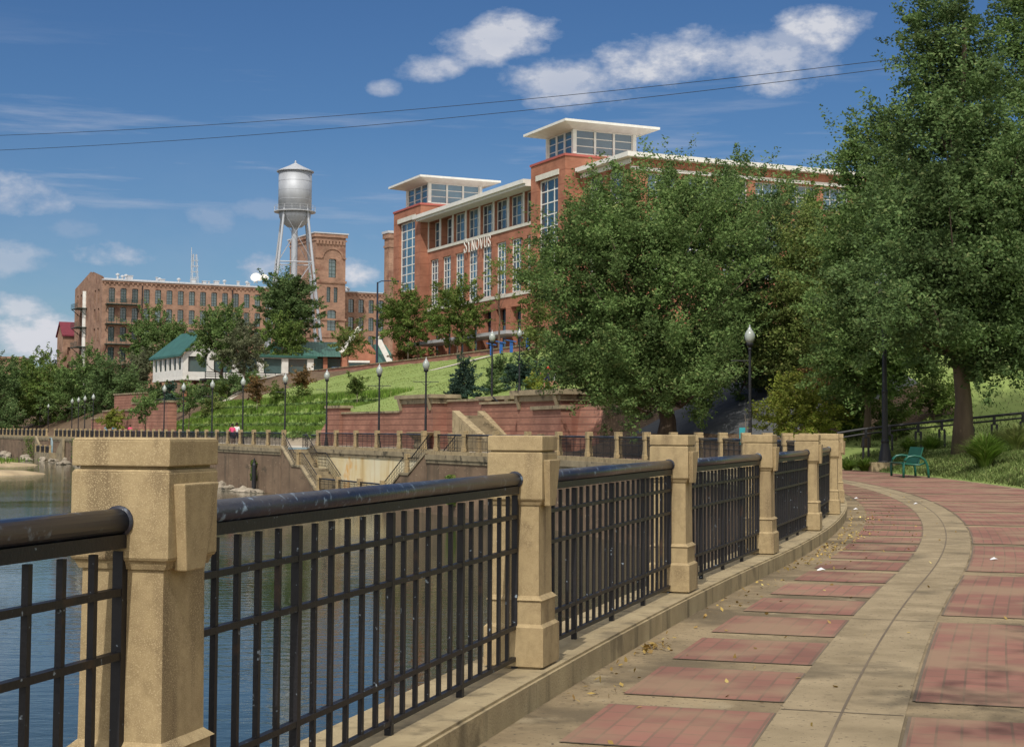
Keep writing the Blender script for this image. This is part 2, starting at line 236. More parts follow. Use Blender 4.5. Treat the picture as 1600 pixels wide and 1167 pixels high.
# ---------------------------------------------------------------- mesh helpers
class MB:
    def __init__(s): s.v = []; s.f = []; s.uv = None; s.mi = []
    def add(s, vs, fs, mi=0):
        o = len(s.v); s.v += [tuple(map(float, p)) for p in vs]; s.f += [tuple(i+o for i in f) for f in fs]; s.mi += [mi]*len(fs); return s
    def hexa(s, p):   # p: bottom 4 ccw, top 4 ccw
        return s.add(p, [(3, 2, 1, 0), (4, 5, 6, 7), (0, 1, 5, 4), (1, 2, 6, 5), (2, 3, 7, 6), (3, 0, 4, 7)])
    def box(s, x0, x1, y0, y1, z0, z1):
        return s.hexa([(x0, y0, z0), (x1, y0, z0), (x1, y1, z0), (x0, y1, z0), (x0, y0, z1), (x1, y0, z1), (x1, y1, z1), (x0, y1, z1)])
    def frus(s, cx, cy, z0, z1, a0, b0, a1, b1):   # half sizes
        return s.hexa([(cx-a0, cy-b0, z0), (cx+a0, cy-b0, z0), (cx+a0, cy+b0, z0), (cx-a0, cy+b0, z0), (cx-a1, cy-b1, z1), (cx+a1, cy-b1, z1), (cx+a1, cy+b1, z1), (cx-a1, cy+b1, z1)])
    def lathe(s, prof, n=12, cx=0, cy=0):
        vs = []; fs = []
        for r, z in prof:
            for k in range(n): a = 2*PI*k/n; vs.append((cx+r*math.cos(a), cy+r*math.sin(a), z))
        for i in range(len(prof)-1):
            for k in range(n): k2 = (k+1) % n; fs.append((i*n+k, i*n+k2, (i+1)*n+k2, (i+1)*n+k))
        fs.append(tuple(range(n-1, -1, -1))); fs.append(tuple((len(prof)-1)*n+k for k in range(n)))
        return s.add(vs, fs)
    def tube(s, pts, rad, n=8):
        pts = [Vector(p) for p in pts]; rad = rad if isinstance(rad, (list, tuple)) else [rad]*len(pts); vs = []; fs = []
        for i, p in enumerate(pts):
            t = (pts[min(i+1, len(pts)-1)]-pts[max(i-1, 0)]).normalized(); up = Vector((0, 0, 1)) if abs(t.z) < .95 else Vector((1, 0, 0))
            a = t.cross(up).normalized(); b = a.cross(t)
            for k in range(n): g = 2*PI*k/n; vs.append(tuple(p+(a*math.cos(g)+b*math.sin(g))*rad[i]))
        for i in range(len(pts)-1):
            for k in range(n): k2 = (k+1) % n; fs.append((i*n+k, i*n+k2, (i+1)*n+k2, (i+1)*n+k))
        fs.append(tuple(range(n-1, -1, -1))); fs.append(tuple((len(pts)-1)*n+k for k in range(n)))
        return s.add(vs, fs)
    def beam(s, a, b, w, h):   # rectangular bar between two points
        a = Vector(a); b = Vector(b); t = (b-a).normalized(); up = Vector((0, 0, 1)) if abs(t.z) < .95 else Vector((0, 1, 0)); r = t.cross(up).normalized()*w/2; u = r.cross(t).normalized()*h/2
        return s.hexa([a-r-u, a+r-u, b+r-u, b-r-u, a-r+u, a+r+u, b+r+u, b-r+u])
    def mesh(s, name, m, smooth=False):
        me = bpy.data.meshes.new(name); me.from_pydata(s.v, [], s.f)
        for q in (m if isinstance(m, (list, tuple)) else [m]): me.materials.append(q)
        if any(s.mi): me.polygons.foreach_set('material_index', s.mi)
        if smooth: me.polygons.foreach_set('use_smooth', [True]*len(me.polygons))
        if s.uv:
            u = me.uv_layers.new(name='UVMap'); a = np.empty(len(me.loops)*2, np.float32); li = np.empty(len(me.loops), np.int32); me.loops.foreach_get('vertex_index', li)
            uv = np.array(s.uv, np.float32)[li]; u.data.foreach_set('uv', uv.ravel())
        me.update(); return me
    def build(s, name, m, parent=None, smooth=False):
        return link(name, s.mesh(name, m, smooth), parent)
def link(name, me, parent=None):
    o = bpy.data.objects.new(name, me); COL.objects.link(o)
    if parent is not None: o.parent = parent
    return o
def tag(o, label=None, cat=None, group=None, kind=None):
    for k, v in (('label', label), ('category', cat), ('group', group), ('kind', kind)):
        if v: o[k] = v
    return o
def empty(name, loc=(0, 0, 0), rz=0):
    o = bpy.data.objects.new(name, None); COL.objects.link(o); o.location = tuple(map(float, loc)); o.rotation_euler = (0, 0, rz); o.empty_display_size = .2; return o
def kids(o): return [c for c in bpy.data.objects if c.parent == o]
def copy_tree(o, parent=None, ch=None):
    c = o.copy(); COL.objects.link(c); c.parent = parent
    for q in kids(o): copy_tree(q, c)
    return c
def structure(mb, name, m, smooth=False):
    o = mb.build(name, m, None, smooth); o['kind'] = 'structure'; return o

# ---------------------------------------------------------------- the river line: a curve in plan, C(s); o = offset to the land side
_k = np.array([-60, 0, 10, 20, 30, 40, 52, 64, 76, 90, 110, 130, 150, 200, 230, 260, 800.])
_h = np.radians([15.2, 15.2, 19.1, 12.7, 6.1, .1, -7.7, -17.5, -27.0, -25.3, -26.2, -24.1, -21.5, -24, -25, -27, -27])
SS = np.arange(-60, 760, .2); TH = np.interp(SS, _k, _h)
_i0 = int(round(60/.2)); CX = np.concatenate([[0], np.cumsum(np.sin(TH[:-1])*.2)]); CY = np.concatenate([[0], np.cumsum(np.cos(TH[:-1])*.2)])
CX += -.93-CX[_i0]; CY += 4.0-CY[_i0]
def pt(s, o=0.0, z=0.0):
    x = np.interp(s, SS, CX); y = np.interp(s, SS, CY); t = np.interp(s, SS, TH)
    return np.array([x+o*math.cos(t), y-o*math.sin(t), z])
def heading(s): return float(np.interp(s, SS, TH))
def s_at(px, o=0.0):
    a, b = 37.0, 700.0
    for _ in range(40):
        m = (a+b)/2
        if project(pt(m, o, 0))[0] > px: a = m
        else: b = m
    return (a+b)/2
def so_of(x, y):
    d = (CX-x)**2+(CY-y)**2; i = int(np.argmin(d)); t = TH[i]
    return SS[i], (x-CX[i])*math.cos(t)-(y-CY[i])*math.sin(t)
OK_ = np.array([4.8, 6, 7, 8, 8.4, 9, 10, 10.3, 12, 12.3, 14, 14.3, 16, 20, 25, 30, 35, 36, 60, 120, 500])
_A = [0, .15, .5, .8, .85, .95, 1.1, 1.12, 1.4, 1.45, 1.8, 1.85, 2.2, 3, 4, 5, 6, 6.1, 9, 10, 10]
_B = [0, .38, .6, .7, .72, .75, .8, .81, .86, .87, .92, .93, 1.1, 2.2, 3.4, 4.6, 5.6, 5.7, 9, 10, 10]
_C = [0, .4, .9, 1.4, 1.6, 1.9, 2.3, 2.4, 3.3, 3.4, 4.0, 4.1, 4.2, 4.6, 5.2, 6.2, 7.4, 7.5, 9.3, 10, 10]
_D = [0, 0, 0, 0, 2.6, 2.7, 2.95, 3.0, 3.5, 3.6, 4.1, 4.2, 4.6, 5.6, 6.8, 8.0, 9.2, 9.3, 9.6, 10, 10]
_E = [0, 0, .05, .1, .9, 1.0, 1.1, 1.95, 2.1, 3.0, 3.15, 4.0, 4.3, 5.4, 6.7, 8.0, 9.2, 9.3, 9.6, 10, 10]
_G = [0, 0, .05, .2, .4, .6, 1, 1.1, 2, 2.1, 3, 3.1, 4, 6, 8, 9, 9.2, 9.3, 9.6, 10, 10]
ST = [(-60, _A), (26, _A), (36, _B), (56, _B), (63, _C), (76, _C), (80, _D), (125, _D), (127, _E), (196, _E), (206, _G), (760, _G)]
def hz(s, o):
    if o <= 4.8: return 0.0
    ks = [a for a, _ in ST]; j = max(0, min(len(ks)-2, int(np.searchsorted(ks, s))-1)); f = min(1, max(0, (s-ks[j])/(ks[j+1]-ks[j])))
    return float(np.interp(o, OK_, ST[j][1])*(1-f)+np.interp(o, OK_, ST[j+1][1])*f)
def gz(x, y): return hz(*so_of(x, y))
def strip(mb, s0, s1, o0, o1, z=0.0, ds=.6, uv=False, zf=None):
    n = max(1, int(math.ceil((s1-s0)/ds))); vs = []; us = []
    for i in range(n+1):
        s = s0+(s1-s0)*i/n
        for o in (o0, o1): vs.append(pt(s, o, zf(s, o) if zf else z)); us.append((s, o))
    k = len(mb.v); mb.add(vs, [(2*i+1, 2*i+3, 2*i+2, 2*i) for i in range(n)])
    if uv: mb.uv = (mb.uv or [])+us
def sblock(mb, s0, s1, o0, o1, za, zb, zc=None, zd=None, ds=1.2):
    """solid following the curve: bottom za, top zb at s0; bottom zc, top zd at s1"""
    zc = za if zc is None else zc; zd = zb if zd is None else zd; n = max(1, int(math.ceil(abs(s1-s0)/ds))); vs = []; fs = []
    for i in range(n+1):
        f = i/n; s = s0+(s1-s0)*f; lo = za+(zc-za)*f; hi = zb+(zd-zb)*f
        vs += [pt(s, o0, lo), pt(s, o1, lo), pt(s, o1, hi), pt(s, o0, hi)]
    for i in range(n):
        a = 4*i; b = a+4
        for k in range(4): k2 = (k+1) % 4; fs.append((a+k, b+k, b+k2, a+k2))
    fs += [(0, 1, 2, 3), (4*n+3, 4*n+2, 4*n+1, 4*n)]
    mb.add(vs, fs)
# ================================================================= SETTING
WZ = -3.2
S_R0, S_R1 = 83.4, 109.4      # recess of the river wall with the two stairs
REC = 2.0
mb = MB(); mb.add([(-3000, -500, WZ), (1500, -500, WZ), (1500, 4000, WZ), (-3000, 4000, WZ)], [(0, 1, 2, 3)]); structure(mb, 'river_water', MT['water'])
mb = MB(); mb.add([(-3500, -600, -6), (3500, -600, -6), (3500, 5500, -6), (-3500, 5500, -6)], [(0, 1, 2, 3)]); structure(mb, 'ground', MT['sand'])
# walkway: concrete sheet, pavers laid a few millimetres above it
mb = MB(); strip(mb, -40, 83.4, .0, 4.8, 0); strip(mb, 83.4, 109.4, REC-.2, 4.8, 0); strip(mb, 109.4, 420, 0, 4.8, 0); structure(mb, 'promenade', MT['walk'])
mb = MB(); strip(mb, -40, 78, 1.22, 1.76, .004); structure(mb, 'paving_band', MT['band'])
mb = MB(); strip(mb, -40, 78, 1.485, 1.497, .006); structure(mb, 'band_joint', MT['joint'])
mb = MB()
for k in range(-30, 56):
    c = 5.35+1.2*k
    strip(mb, c-.45, c+.45, .47, 1.21, .005, ds=.3, uv=True)
for k in range(-10, 20):
    c = 7.3+3.6*k
    strip(mb, c+.21, c+3.39, 1.79, 4.62, .005, ds=.5, uv=True)
structure(mb, 'brick_paving', MT['paver'])
mb = MB()
for k in range(-30, 56):      # thin dark joints round the paver panels
    c = 5.35+1.2*k
    for a, b in ((c-.46, c-.45), (c+.45, c+.46)): strip(mb, a, b, .47, 1.21, .0045)
    strip(mb, c-.45, c+.45, 1.21, 1.22, .0055, ds=.3)
for k in range(-10, 20):
    c = 7.3+3.6*k; strip(mb, c+.21, c+3.39, 1.775, 1.79, .0055, ds=.5); strip(mb, c+.198, c+.21, 1.79, 4.62, .0045)
for k in range(-14, 14): strip(mb, 3.5+3.6*k, 3.512+3.6*k, 1.225, 1.755, .0065)
structure(mb, 'paving_joints', MT['joint'])
mb = MB(); strip(mb, 109.4, 400, 1.0, 4.4, .004); strip(mb, 84, 109, 2.6, 4.4, .004); structure(mb, 'far_paving', MT['path'])
# kerb
mb = MB()
for a, b in ((-40, S_R0), (S_R1, 420)):
    s = a
    while s < min(b, 150):
        e = min(s+1.8, b); sblock(mb, s+.003, e-.003, -.26, .185, -.05, .118, ds=.6); sblock(mb, s+.003, e-.003, -.25, .17, .118, .13, ds=.6); s = e
    if b > 150: sblock(mb, s, b, -.26, .185, -.05, .13, ds=3)
sblock(mb, S_R0, S_R1, REC-.26, REC+.185, -.05, .13)
structure(mb, 'kerb', MT['kerb'])
# river wall
def river_wall(s0, s1, off, name, label, m, ds=2.0):
    mb = MB(); sblock(mb, s0, s1, off-.32, off-.02, -5, -.12, ds=ds); o = mb.build(name, m); tag(o, label, 'wall')
    mb = MB(); sblock(mb, s0, s1, off-.44, off-.27, -.32, -.05, ds=ds); sblock(mb, s0, s1, off-.38, off-.27, -.5, -.325, ds=ds); c = mb.build('ledge', MT['coping'], o)
    return o
river_wall(-30, S_R0, 0, 'river_wall', 'brown stained river wall running below the nearer curved railing', MT['riverwall'], 1.5)
river_wall(S_R1, 228, 0, 'river_wall', 'long brown river wall below the far railing, left of the stairs', MT['riverwall'])
river_wall(232, 420, 0, 'river_wall', 'overgrown end of the river wall beyond the small sunken landing', MT['riverwall'], 4)
yw = river_wall(S_R0, S_R1, REC, 'recessed_wall', 'yellow mineral stained wall behind the river landing', MT['yellowwall'])
for s in (S_R0, S_R1):
    mb = MB(); f = .3 if s == S_R0 else -.3; sblock(mb, min(s, s-f), max(s, s-f), -.02, REC-.02, -5, -.12); mb.build('return_wall', MT['riverwall'], yw)
# terrain behind the walk
ss = np.concatenate([np.arange(-60, 215, 1.5), np.arange(215, 760, 6)]); oo = sorted(set(list(OK_)+[4.9, 5.3, 6.5, 7.5, 13, 15, 18, 22.5, 27.5, 32.5, 40, 45, 50, 80, 100, 200, 300]))
mb = MB(); na = len(oo)
def jit(s, o):
    if 127 < s < 197 and 9 < o < 16: return math.sin(s*1.3+o)*.12+math.sin(s*.47+o*2.2)*.13
    return jit0(s, o)
def jit0(s, o): return (math.sin(s*1.7+o*2.1)+math.sin(s*.63-o*1.3)+math.sin(o*3.1+s*.2))*.035*min(1, max(0, (o-4.8)/2))
for s in ss:
    for o in oo: mb.v.append(tuple(pt(s, o, hz(s, o)+jit(s, o)+(0 if o > 4.85 else -.02))))
for i in range(len(ss)-1):
    for j in range(na-1):
        s = ss[i]; o = oo[j]; a = i*na+j
        k = 0
        if s < 58: k = 0
        elif s < 84: k = 1
        elif s > 196: k = 1
        if 84 <= s < 196 and o < 8.2: k = 2
        if s > 84 and o >= 35: k = 2
        if 61 < s < 75 and 7.5 <= o < 14.2: k = 3
        if s < 84 and o >= 14: k = 0
        if 78 < s < 127 and 7.9 < o < 8.3: k = 4
        mb.f.append((a+1, a+na+1, a+na, a)); mb.mi.append(k)
structure(mb, 'hillside', [MT['lawn'], MT['mulch'], MT['plaza'], MT['netting'], MT['redbrick']], True)
# pale path climbing the left edge of the slope
mb = MB(); vs = []
for i in range(25):
    f = i/24; s = 196+f*8+f*f*30; o = 8+f*27
    for d in (0, 2.2): vs.append(pt(s+d*1.6, o+.2, hz(s+d*1.6, o)+.12))
mb.add(vs, [(2*i, 2*i+1, 2*i+3, 2*i+2) for i in range(24)]); structure(mb, 'slope_path', MT['path'])

# ================================================================= RAILING
def post_meshes():
    b = MB()   # shaft and stepped base
    b.frus(0, 0, .0, .012, .125, .125, .125, .125)
    b.frus(0, 0, .012, .19, .144, .144, .144, .144); b.frus(0, 0, .19, .205, .144, .144, .128, .128)
    b.frus(0, 0, .205, .315, .128, .128, .127, .127); b.frus(0, 0, .315, .335, .136, .136, .114, .114)
    b.frus(0, 0, .335, .755, .114, .114, .111, .111)
    b.frus(0, 0, .755, .775, .118, .118, .126, .126)
    blk = MB(); blk.frus(0, 0, .775, .782, .129, .129, .134, .134); blk.frus(0, 0, .782, .993, .134, .134, .134, .134); blk.frus(0, 0, .993, 1.0, .134, .134, .128, .128)
    cap = MB(); cap.frus(0, 0, 1.0, 1.008, .12, .12, .12, .12); cap.frus(0, 0, 1.008, 1.072, .134, .134, .134, .134); cap.frus(0, 0, 1.072, 1.078, .134, .134, .128, .128)
    keys = []
    for sg in (1, -1):
        k = MB(); x0 = .134*sg; x1 = x0+.03*sg; x2 = x0+.024*sg
        p = [(x0-.01*sg, -.08, .75), (x2, -.08, .75), (x2, .02, .75), (x0-.01*sg, .02, .75), (x0-.01*sg, -.11, .965), (x1, -.11, .965), (x1, .082, .965), (x0-.01*sg, .082, .965)]
        if sg < 0: p = [p[1], p[0], p[3], p[2], p[5], p[4], p[7], p[6]]
        k.hexa(p); keys.append(k)
    return b.mesh('post_shaft', MT['post']), blk.mesh('post_block', MT['post']), cap.mesh('post_cap', MT['post']), [k.mesh('key_stone', MT['post']) for k in keys]
def bevel(me, wd):
    import bmesh as bmh
    q = bmh.new(); q.from_mesh(me); bmh.ops.bevel(q, geom=list(q.edges), offset=wd, segments=2, affect='EDGES', profile=.6, clamp_overlap=True); q.to_mesh(me); q.free(); me.update(); return me
_S, _B2, _C2, _K = post_meshes(); _Cb = bevel(_C2.copy(), .0035); _Bb = bevel(_B2.copy(), .003)
_Kb = [bevel(k.copy(), .004) for k in _K]
def add_post(root, p, ang, near=False):
    s = link('stone_post', _S, root); s.location = tuple(p); s.rotation_euler = (0, 0, -ang)
    for nm, me in [('post_block', _Bb if near else _B2), ('post_cap', _Cb if near else _C2)]+[('key_stone', k) for k in (_Kb[:1] if near else _K[:1])]:
        link(nm, me, s)
    return s
_PM = {}
def panel_meshes(Lh):
    """panel along +Y from 0 to Lh, z above kerb"""
    key = round(Lh, 1)
    if key in _PM: return _PM[key]
    Lh = key; a, b = .112, Lh-.112; n = max(6, int(round((b-a)/.14))); g = MB()
    for i in range(n+1):
        y = a+(b-a)*i/n; thick = i % 6 == 0 or i == n; wv = .0135 if thick else .0085
        yy = min(max(y, a+.012), b-.012)
        g.box(-wv, wv, yy-wv, yy+wv, 0 if (thick) else .055, .8)
    for z in (.045, .19, .545, .7): g.box(-.012, .012, a, b, z-.0095, z+.0095)
    g.box(-.022, .022, a-.0, b+.0, .808, .842)
    h = MB(); h.tube([(0, .12, .872), (0, Lh-.12, .872)], .0325, 20)
    for y in (.136, Lh-.136): h.tube([(0, y-.006, .872), (0, y+.006, .872)], .04, 16)
    r = (g.mesh('grille', MT['iron']), h.mesh('handrail', MT['handrail'], True)); _PM[key] = r; return r
def add_panel(root, p, q):
    p = Vector(p); q = Vector(q); d = q-p; Lh = math.hypot(d.x, d.y); g, h = panel_meshes(Lh)
    o = link('grille_panel', g, root); o.location = p; o.rotation_euler = (0, 0, -math.atan2(d.x, d.y)); link('handrail', h, o)
KZ = .13
def railing(points, label, near=0, skip=()):
    root = empty('riverside_railing', points[0][0]); tag(root, label, 'railing')
    inv = Vector(root.location)
    for i, (p, a) in enumerate(points):
        add_post(root, Vector(p)-inv, a, i < near)
        if i+1 < len(points) and i not in skip: add_panel(root, Vector(p)-inv, Vector(points[i+1][0])-inv)
    return root
railing([(pt(3.6*k, 0, KZ), heading(3.6*k)) for k in range(-2, 24)], 'curving railing of black iron grilles between square concrete posts, closest to the viewer', near=9)
rec = [(pt(s_at(px, REC), REC, KZ), heading(s_at(px, REC))) for px in (662, 624, 589, 556, 525, 497)]
railing(rec, 'short run of post and grille railing on top of the yellow stained wall')
railing([(pt(109.8+3.6*k, 0, KZ), heading(109.8+3.6*k)) for k in range(0, 34)], 'long far railing of concrete posts and dark grilles left of the stair opening')
railing([(pt(236+3.6*k, 0, KZ), heading(236+3.6*k)) for k in range(0, 13)], 'tiny far end of the railing beyond the small sunken landing')
# ---- stairs and landing in the recess
def stair(s0, s1, s2, s3, label):
    """flight s0>s1, landing s1>s2, flight s2>s3 down to -2.75"""
    root = empty('river_stairs', pt(s0, 1, 0)); tag(root, label, 'stairs'); inv = np.array(root.location)
    def loc(mb): mb.v = [tuple(np.array(v)-inv) for v in mb.v]; return mb
    sg = 1 if s1 > s0 else -1; zm = -1.35; zb = -2.75
    t = MB()
    for a, b, za, zb_, n in ((s0, s1, 0, zm, 8), (s2, s3, zm, zb, 8)):
        for i in range(n):
            u0 = a+(b-a)*i/n; u1 = a+(b-a)*(i+1)/n; z = za+(zb_-za)*(i+1)/n
            sblock(t, min(u0, u1), max(u0, u1), -.02, REC-.34, -5, z)
    sblock(t, min(s1, s2), max(s1, s2), -.02, REC-.34, -5, zm)
    loc(t).build('steps', MT['coping'], root)
    wl = MB(); cp = MB()
    for a, b, za, zb_ in ((s0, s1, .0, zm+.1), (s1, s2, zm+.1, zm+.1), (s2, s3, zm+.1, zb+.1)):
        if sg > 0: sblock(wl, a, b, -.3, -.02, -5, za, -5, zb_); sblock(cp, a, b, -.36, .03, za, za+.14, zb_, zb_+.14)
        else: sblock(wl, b, a, -.3, -.02, -5, zb_, -5, za); sblock(cp, b, a, -.36, .03, zb_, zb_+.14, za, za+.14)
    loc(wl).build('side_wall', MT['riverwall'], root); loc(cp).build('sloping_coping', MT['coping'], root)
    for o_ in (-.16, REC-.55):
        r = MB(); P = [pt(s0, o_, 1.0), pt(s1, o_, zm+1.05), pt(s2, o_, zm+1.05), pt(s3, o_, zb+1.05)]
        r.tube(P, .03, 6)
        for dz in (.25, .45, .65, .85): r.tube([p-np.array([0, 0, dz]) for p in P], .011, 4)
        for i in range(3):
            n = max(2, int(np.linalg.norm(P[i+1]-P[i])/.28))
            for k in range(n+1):
                q = P[i]+(P[i+1]-P[i])*k/n; r.beam(q, q-np.array([0, 0, .92]), .02, .02)
        loc(r).build('hand_rail', MT['iron_far'], root)
    p = add_post(root, pt((s1+s2)/2, -.16, zm+.2)-inv, heading(s1)); return root
stair(109.4, 107.0, 105.2, 102.2, 'left of the two concrete stairs going down from the promenade to the river landing')
stair(83.5, 86.0, 87.2, 90.0, 'right of the two concrete stairs to the river landing, dropping beside the yellow wall')
mb = MB(); sblock(mb, 90.0, 102.2, -.35, REC-.34, -5, -2.75); ld = mb.build('river_landing', MT['coping']); tag(ld, 'low concrete landing at the foot of both river stairs', 'landing')
pp = [(pt(s, -.15, -2.75), heading(s)) for s in (90.4, 94.3, 98.2, 101.9)]
railing(pp, 'low railing along the river landing in front of the yellow wall')
# railing across the stair opening
rt = empty('stair_head_railing', pt(109.8, .2, .13)); tag(rt, 'black iron railing closing the wide gap at the head of the left stairs', 'railing'); inv = Vector(rt.location)
A_ = Vector(pt(109.6, 1.2, .0)); B_ = Vector(rec[-1][0]); B_.z = 0; Mi = (A_+B_)/2
for a, b in ((A_, Mi), (Mi, B_)): add_panel(rt, a-inv, b-inv)
# small sunken landing far left
root = empty('sunken_landing', pt(230, -.5, 0)); tag(root, 'tiny sunken landing in the far river wall with sloping copings either side', 'landing'); inv = np.array(root.location)
t = MB(); sblock(t, 222.5, 236, -1.6, -.45, -5, -2.1); t.v = [tuple(np.array(v)-inv) for v in t.v]; t.build('platform', MT['coping'], root)
for a, b in ((217, 222.5), (241.5, 236)):
    t = MB()
    if a < b: sblock(t, a, b, -.75, -.45, -5, .1, -5, -1.9)
    else: sblock(t, b, a, -.75, -.45, -5, -1.9, -5, .1)
    t.v = [tuple(np.array(v)-inv) for v in t.v]; t.build('sloping_coping', MT['coping'], root)
for s in (223, 227.2, 231.4, 235.6): add_post(root, pt(s, -1.45, -2.1)-inv, heading(s))
for s in (223, 227.2, 231.4): add_panel(root, pt(s, -1.45, -2.1)-inv, pt(s+4.2, -1.45, -2.1)-inv)
# black drain pipe and dark bollard on the far wall
for px, s_, lb in ((415, 114.2, 'dark pile standing in front of the far river wall'),):
    t = MB(); t.lathe([(.16, 0), (.16, 2.1), (.1, 2.25), (.04, 2.6)], 10); o = t.build('mooring_pile', MT['iron_far']); o.location = tuple(pt(s_, -.75, -3.4)); tag(o, lb, 'pile')

# ================================================================= GARDEN WALLS (red brick with stone caps)
def brick_wall(p0, p1, z0, z1, th, label, cap=.14, over=.12, name='brick_wall', brackets=0, capz=0):
    p0 = np.array(p0); p1 = np.array(p1); d = p1-p0; Lh = float(np.hypot(d[0], d[1])); root = empty(name, (p0[0], p0[1], z0), math.atan2(d[1], d[0])); tag(root, label, 'wall')
    h = z1-z0; b = MB(); b.box(0, Lh, 0, th, -1, h-cap); b.build('brickwork', MT['redbrick'], root)
    c = MB(); c.box(-over, Lh+over, -over, th+over, h-cap, h)
    if capz: c.box(-over*.4, Lh+over*.4, -over*.4, th+over*.4, h-cap-.35, h-cap-.002)
    c.build('stone_cap', MT['coping'], root)
    for i in range(brackets):
        for x in (.35+i*.0, Lh-.35):
            q = MB(); q.hexa([(x-.08, -.12, h-cap-.8), (x+.08, -.12, h-cap-.8), (x+.08, -.005, h-cap-.8), (x-.08, -.005, h-cap-.8), (x-.2, -.3, h-cap-.003), (x+.2, -.3, h-cap-.003), (x+.2, -.005, h-cap-.003), (x-.2, -.005, h-cap-.003)]); q.build('bracket', MT['coping'], root)
    return root
def wp(px, o=8.0): s = s_at(px, o); return pt(s, o, 0)[:2]
def zt(px, py, o=8.0): P = pt(s_at(px, o), o); return float(at(px, py, P[1])[2])
brick_wall(wp(516), wp(626), 0, zt(570, 643), .5, 'lowest and leftmost section of the red brick terrace wall, below the grass steps')
brick_wall(wp(510, 7.8), wp(530, 7.8), 0, zt(520, 634), .9, 'squat stone capped pier ending the red brick terrace wall at its left', cap=.2, over=.15)
brick_wall(wp(624, 7.0), wp(676, 7.0), 0, zt(650, 617, 7), 1.6, 'broad red brick bastion with dark stone cap, left of the garden stairs', cap=.25, over=.3, brackets=1, capz=1)
brick_wall(wp(676), wp(752), 0, zt(715, 624), .5, 'long plain middle section of the red brick terrace wall, left of the garden stairs')
brick_wall(wp(750, 9), wp(800, 9), 0, zt(775, 619, 9), 1.2, 'small brick pier with bracketed stone cap above the garden stairs', cap=.22, over=.25, brackets=1)
brick_wall(wp(752, 7.9), wp(836, 7.9), 0, zt(790, 627, 7.9), .6, 'brick wall behind the garden stairs, left of the tall bastion')
brick_wall(wp(808, 7.2), wp(877, 7.2), 0, zt(840, 609, 7.2), 2.4, 'tall brick bastion with wide stone cap at the right end of the terrace', cap=.3, over=.35, brackets=1, capz=1)
brick_wall(wp(832, 6.6), wp(876, 5.6), 0, zt(856, 634, 6.2), .6, 'lower forward brick wall with sloping look beside the right bastion', cap=.2)
# garden stairs
a = at(776, 670, 92.5); root = empty('garden_stairs', (a[0], 92.5, 0), R(32)); tag(root, 'stone stairs with broad sloping cheek walls climbing through the brick terrace wall', 'stairs')
wdt = 1.3; t = MB()
for i in range(13): t.box(0, wdt, i*.3, 4.4, i*.165, (i+1)*.165)
t.build('steps', MT['coping'], root)
for x in (-.5, wdt):
    t = MB(); t.hexa([(x, -.3, -.3), (x+.5, -.3, -.3), (x+.5, 4.4, -.3), (x, 4.4, -.3), (x, -.3, .28), (x+.5, -.3, .28), (x+.5, 4.4, 2.45), (x, 4.4, 2.45)]); c = t.build('cheek_wall', MT['kerb'], root)
t = MB(); t.tube([(wdt+.8, .2, 1.5), (wdt+.8, 3.9, 3.3)], .05, 6); t.build('hand_rail', MT['iron_far'], root)
# row of small stone posts on the upper side of the promenade
for px, lb in ((704, 'leftmost'), (748, 'middle'), (845, 'rightmost')):
    root = empty('stone_bollard', pt(s_at(px, 3.4), 3.4, 0)); tag(root, lb+' of three low stone posts between the river railing and the brick terrace wall', 'bollard', 'stone posts in front of the brick terrace wall'); add_post(root, (0, 0, 0), heading(s_at(px, 3.4)))
t = MB(); t.lathe([(.25, 0), (.3, .1), (.25, .35), (.55, .62), (.62, .68), (.5, .7)], 16); o = t.build('stone_planter', MT['coping']); p = pt(s_at(657, 6.2), 6.2, 0); o.location = (p[0], p[1], 0); o.scale = (1.6, 1.6, 1.6); tag(o, 'round stone bowl planter in front of the brick bastion', 'planter')
# far-left brick terraces
def far_wall(px0, px1, Y0, Y1, pyt, z0, lb, th=1.0, m='redbrick'):
    a = at(px0, 650, Y0); b = at(px1, 650, Y1); return brick_wall(a[:2], b[:2], z0, float(at((px0+px1)/2, pyt, (Y0+Y1)/2)[2]), th, lb, cap=.2)
far_wall(206, 262, 186, 172, 627, 0, 'brick retaining wall behind the small promenade tree at the far left')
far_wall(161, 210, 205, 188, 640, 0, 'lower brick retaining wall left of the small promenade tree')
far_wall(178, 222, 226, 214, 614, 0, 'upper brick retaining wall in front of the white stilted restaurant')
far_wall(143, 162, 212, 207, 652, 0, 'short grey concrete wall beside the lowest brick retaining wall')

# ================================================================= LAMPS
def lamp_proto():
    root = empty('street_lamp')
    b = MB(); b.lathe([(.19, 0), (.19, .1), (.16, .14), (.14, .3), (.11, .5), (.09, .62), (.1, .68), (.075, .74)], 14); b.build('base', MT['iron_far'], root)
    b = MB(); b.lathe([(.075, .74), (.068, 2.0), (.08, 2.05), (.06, 2.12), (.05, 4.45), (.075, 4.5), (.05, 4.58)], 10); b.build('pole', MT['iron_far'], root)
    b = MB(); b.lathe([(.05, 4.58), (.13, 4.66), (.15, 4.72), (.12, 4.76)], 12); b.build('globe_holder', MT['iron_far'], root)
    b = MB(); b.lathe([(.12, 4.76), (.19, 4.9), (.21, 5.02), (.19, 5.14), (.13, 5.24), (.07, 5.31)], 14); g = b.build('globe', MT['globe'], root, True)
    b = MB(); b.lathe([(.08, 5.3), (.05, 5.36), (.02, 5.4), (.03, 5.43), (.0, 5.5)], 8); b.build('finial', MT['steel'], root)
    return root
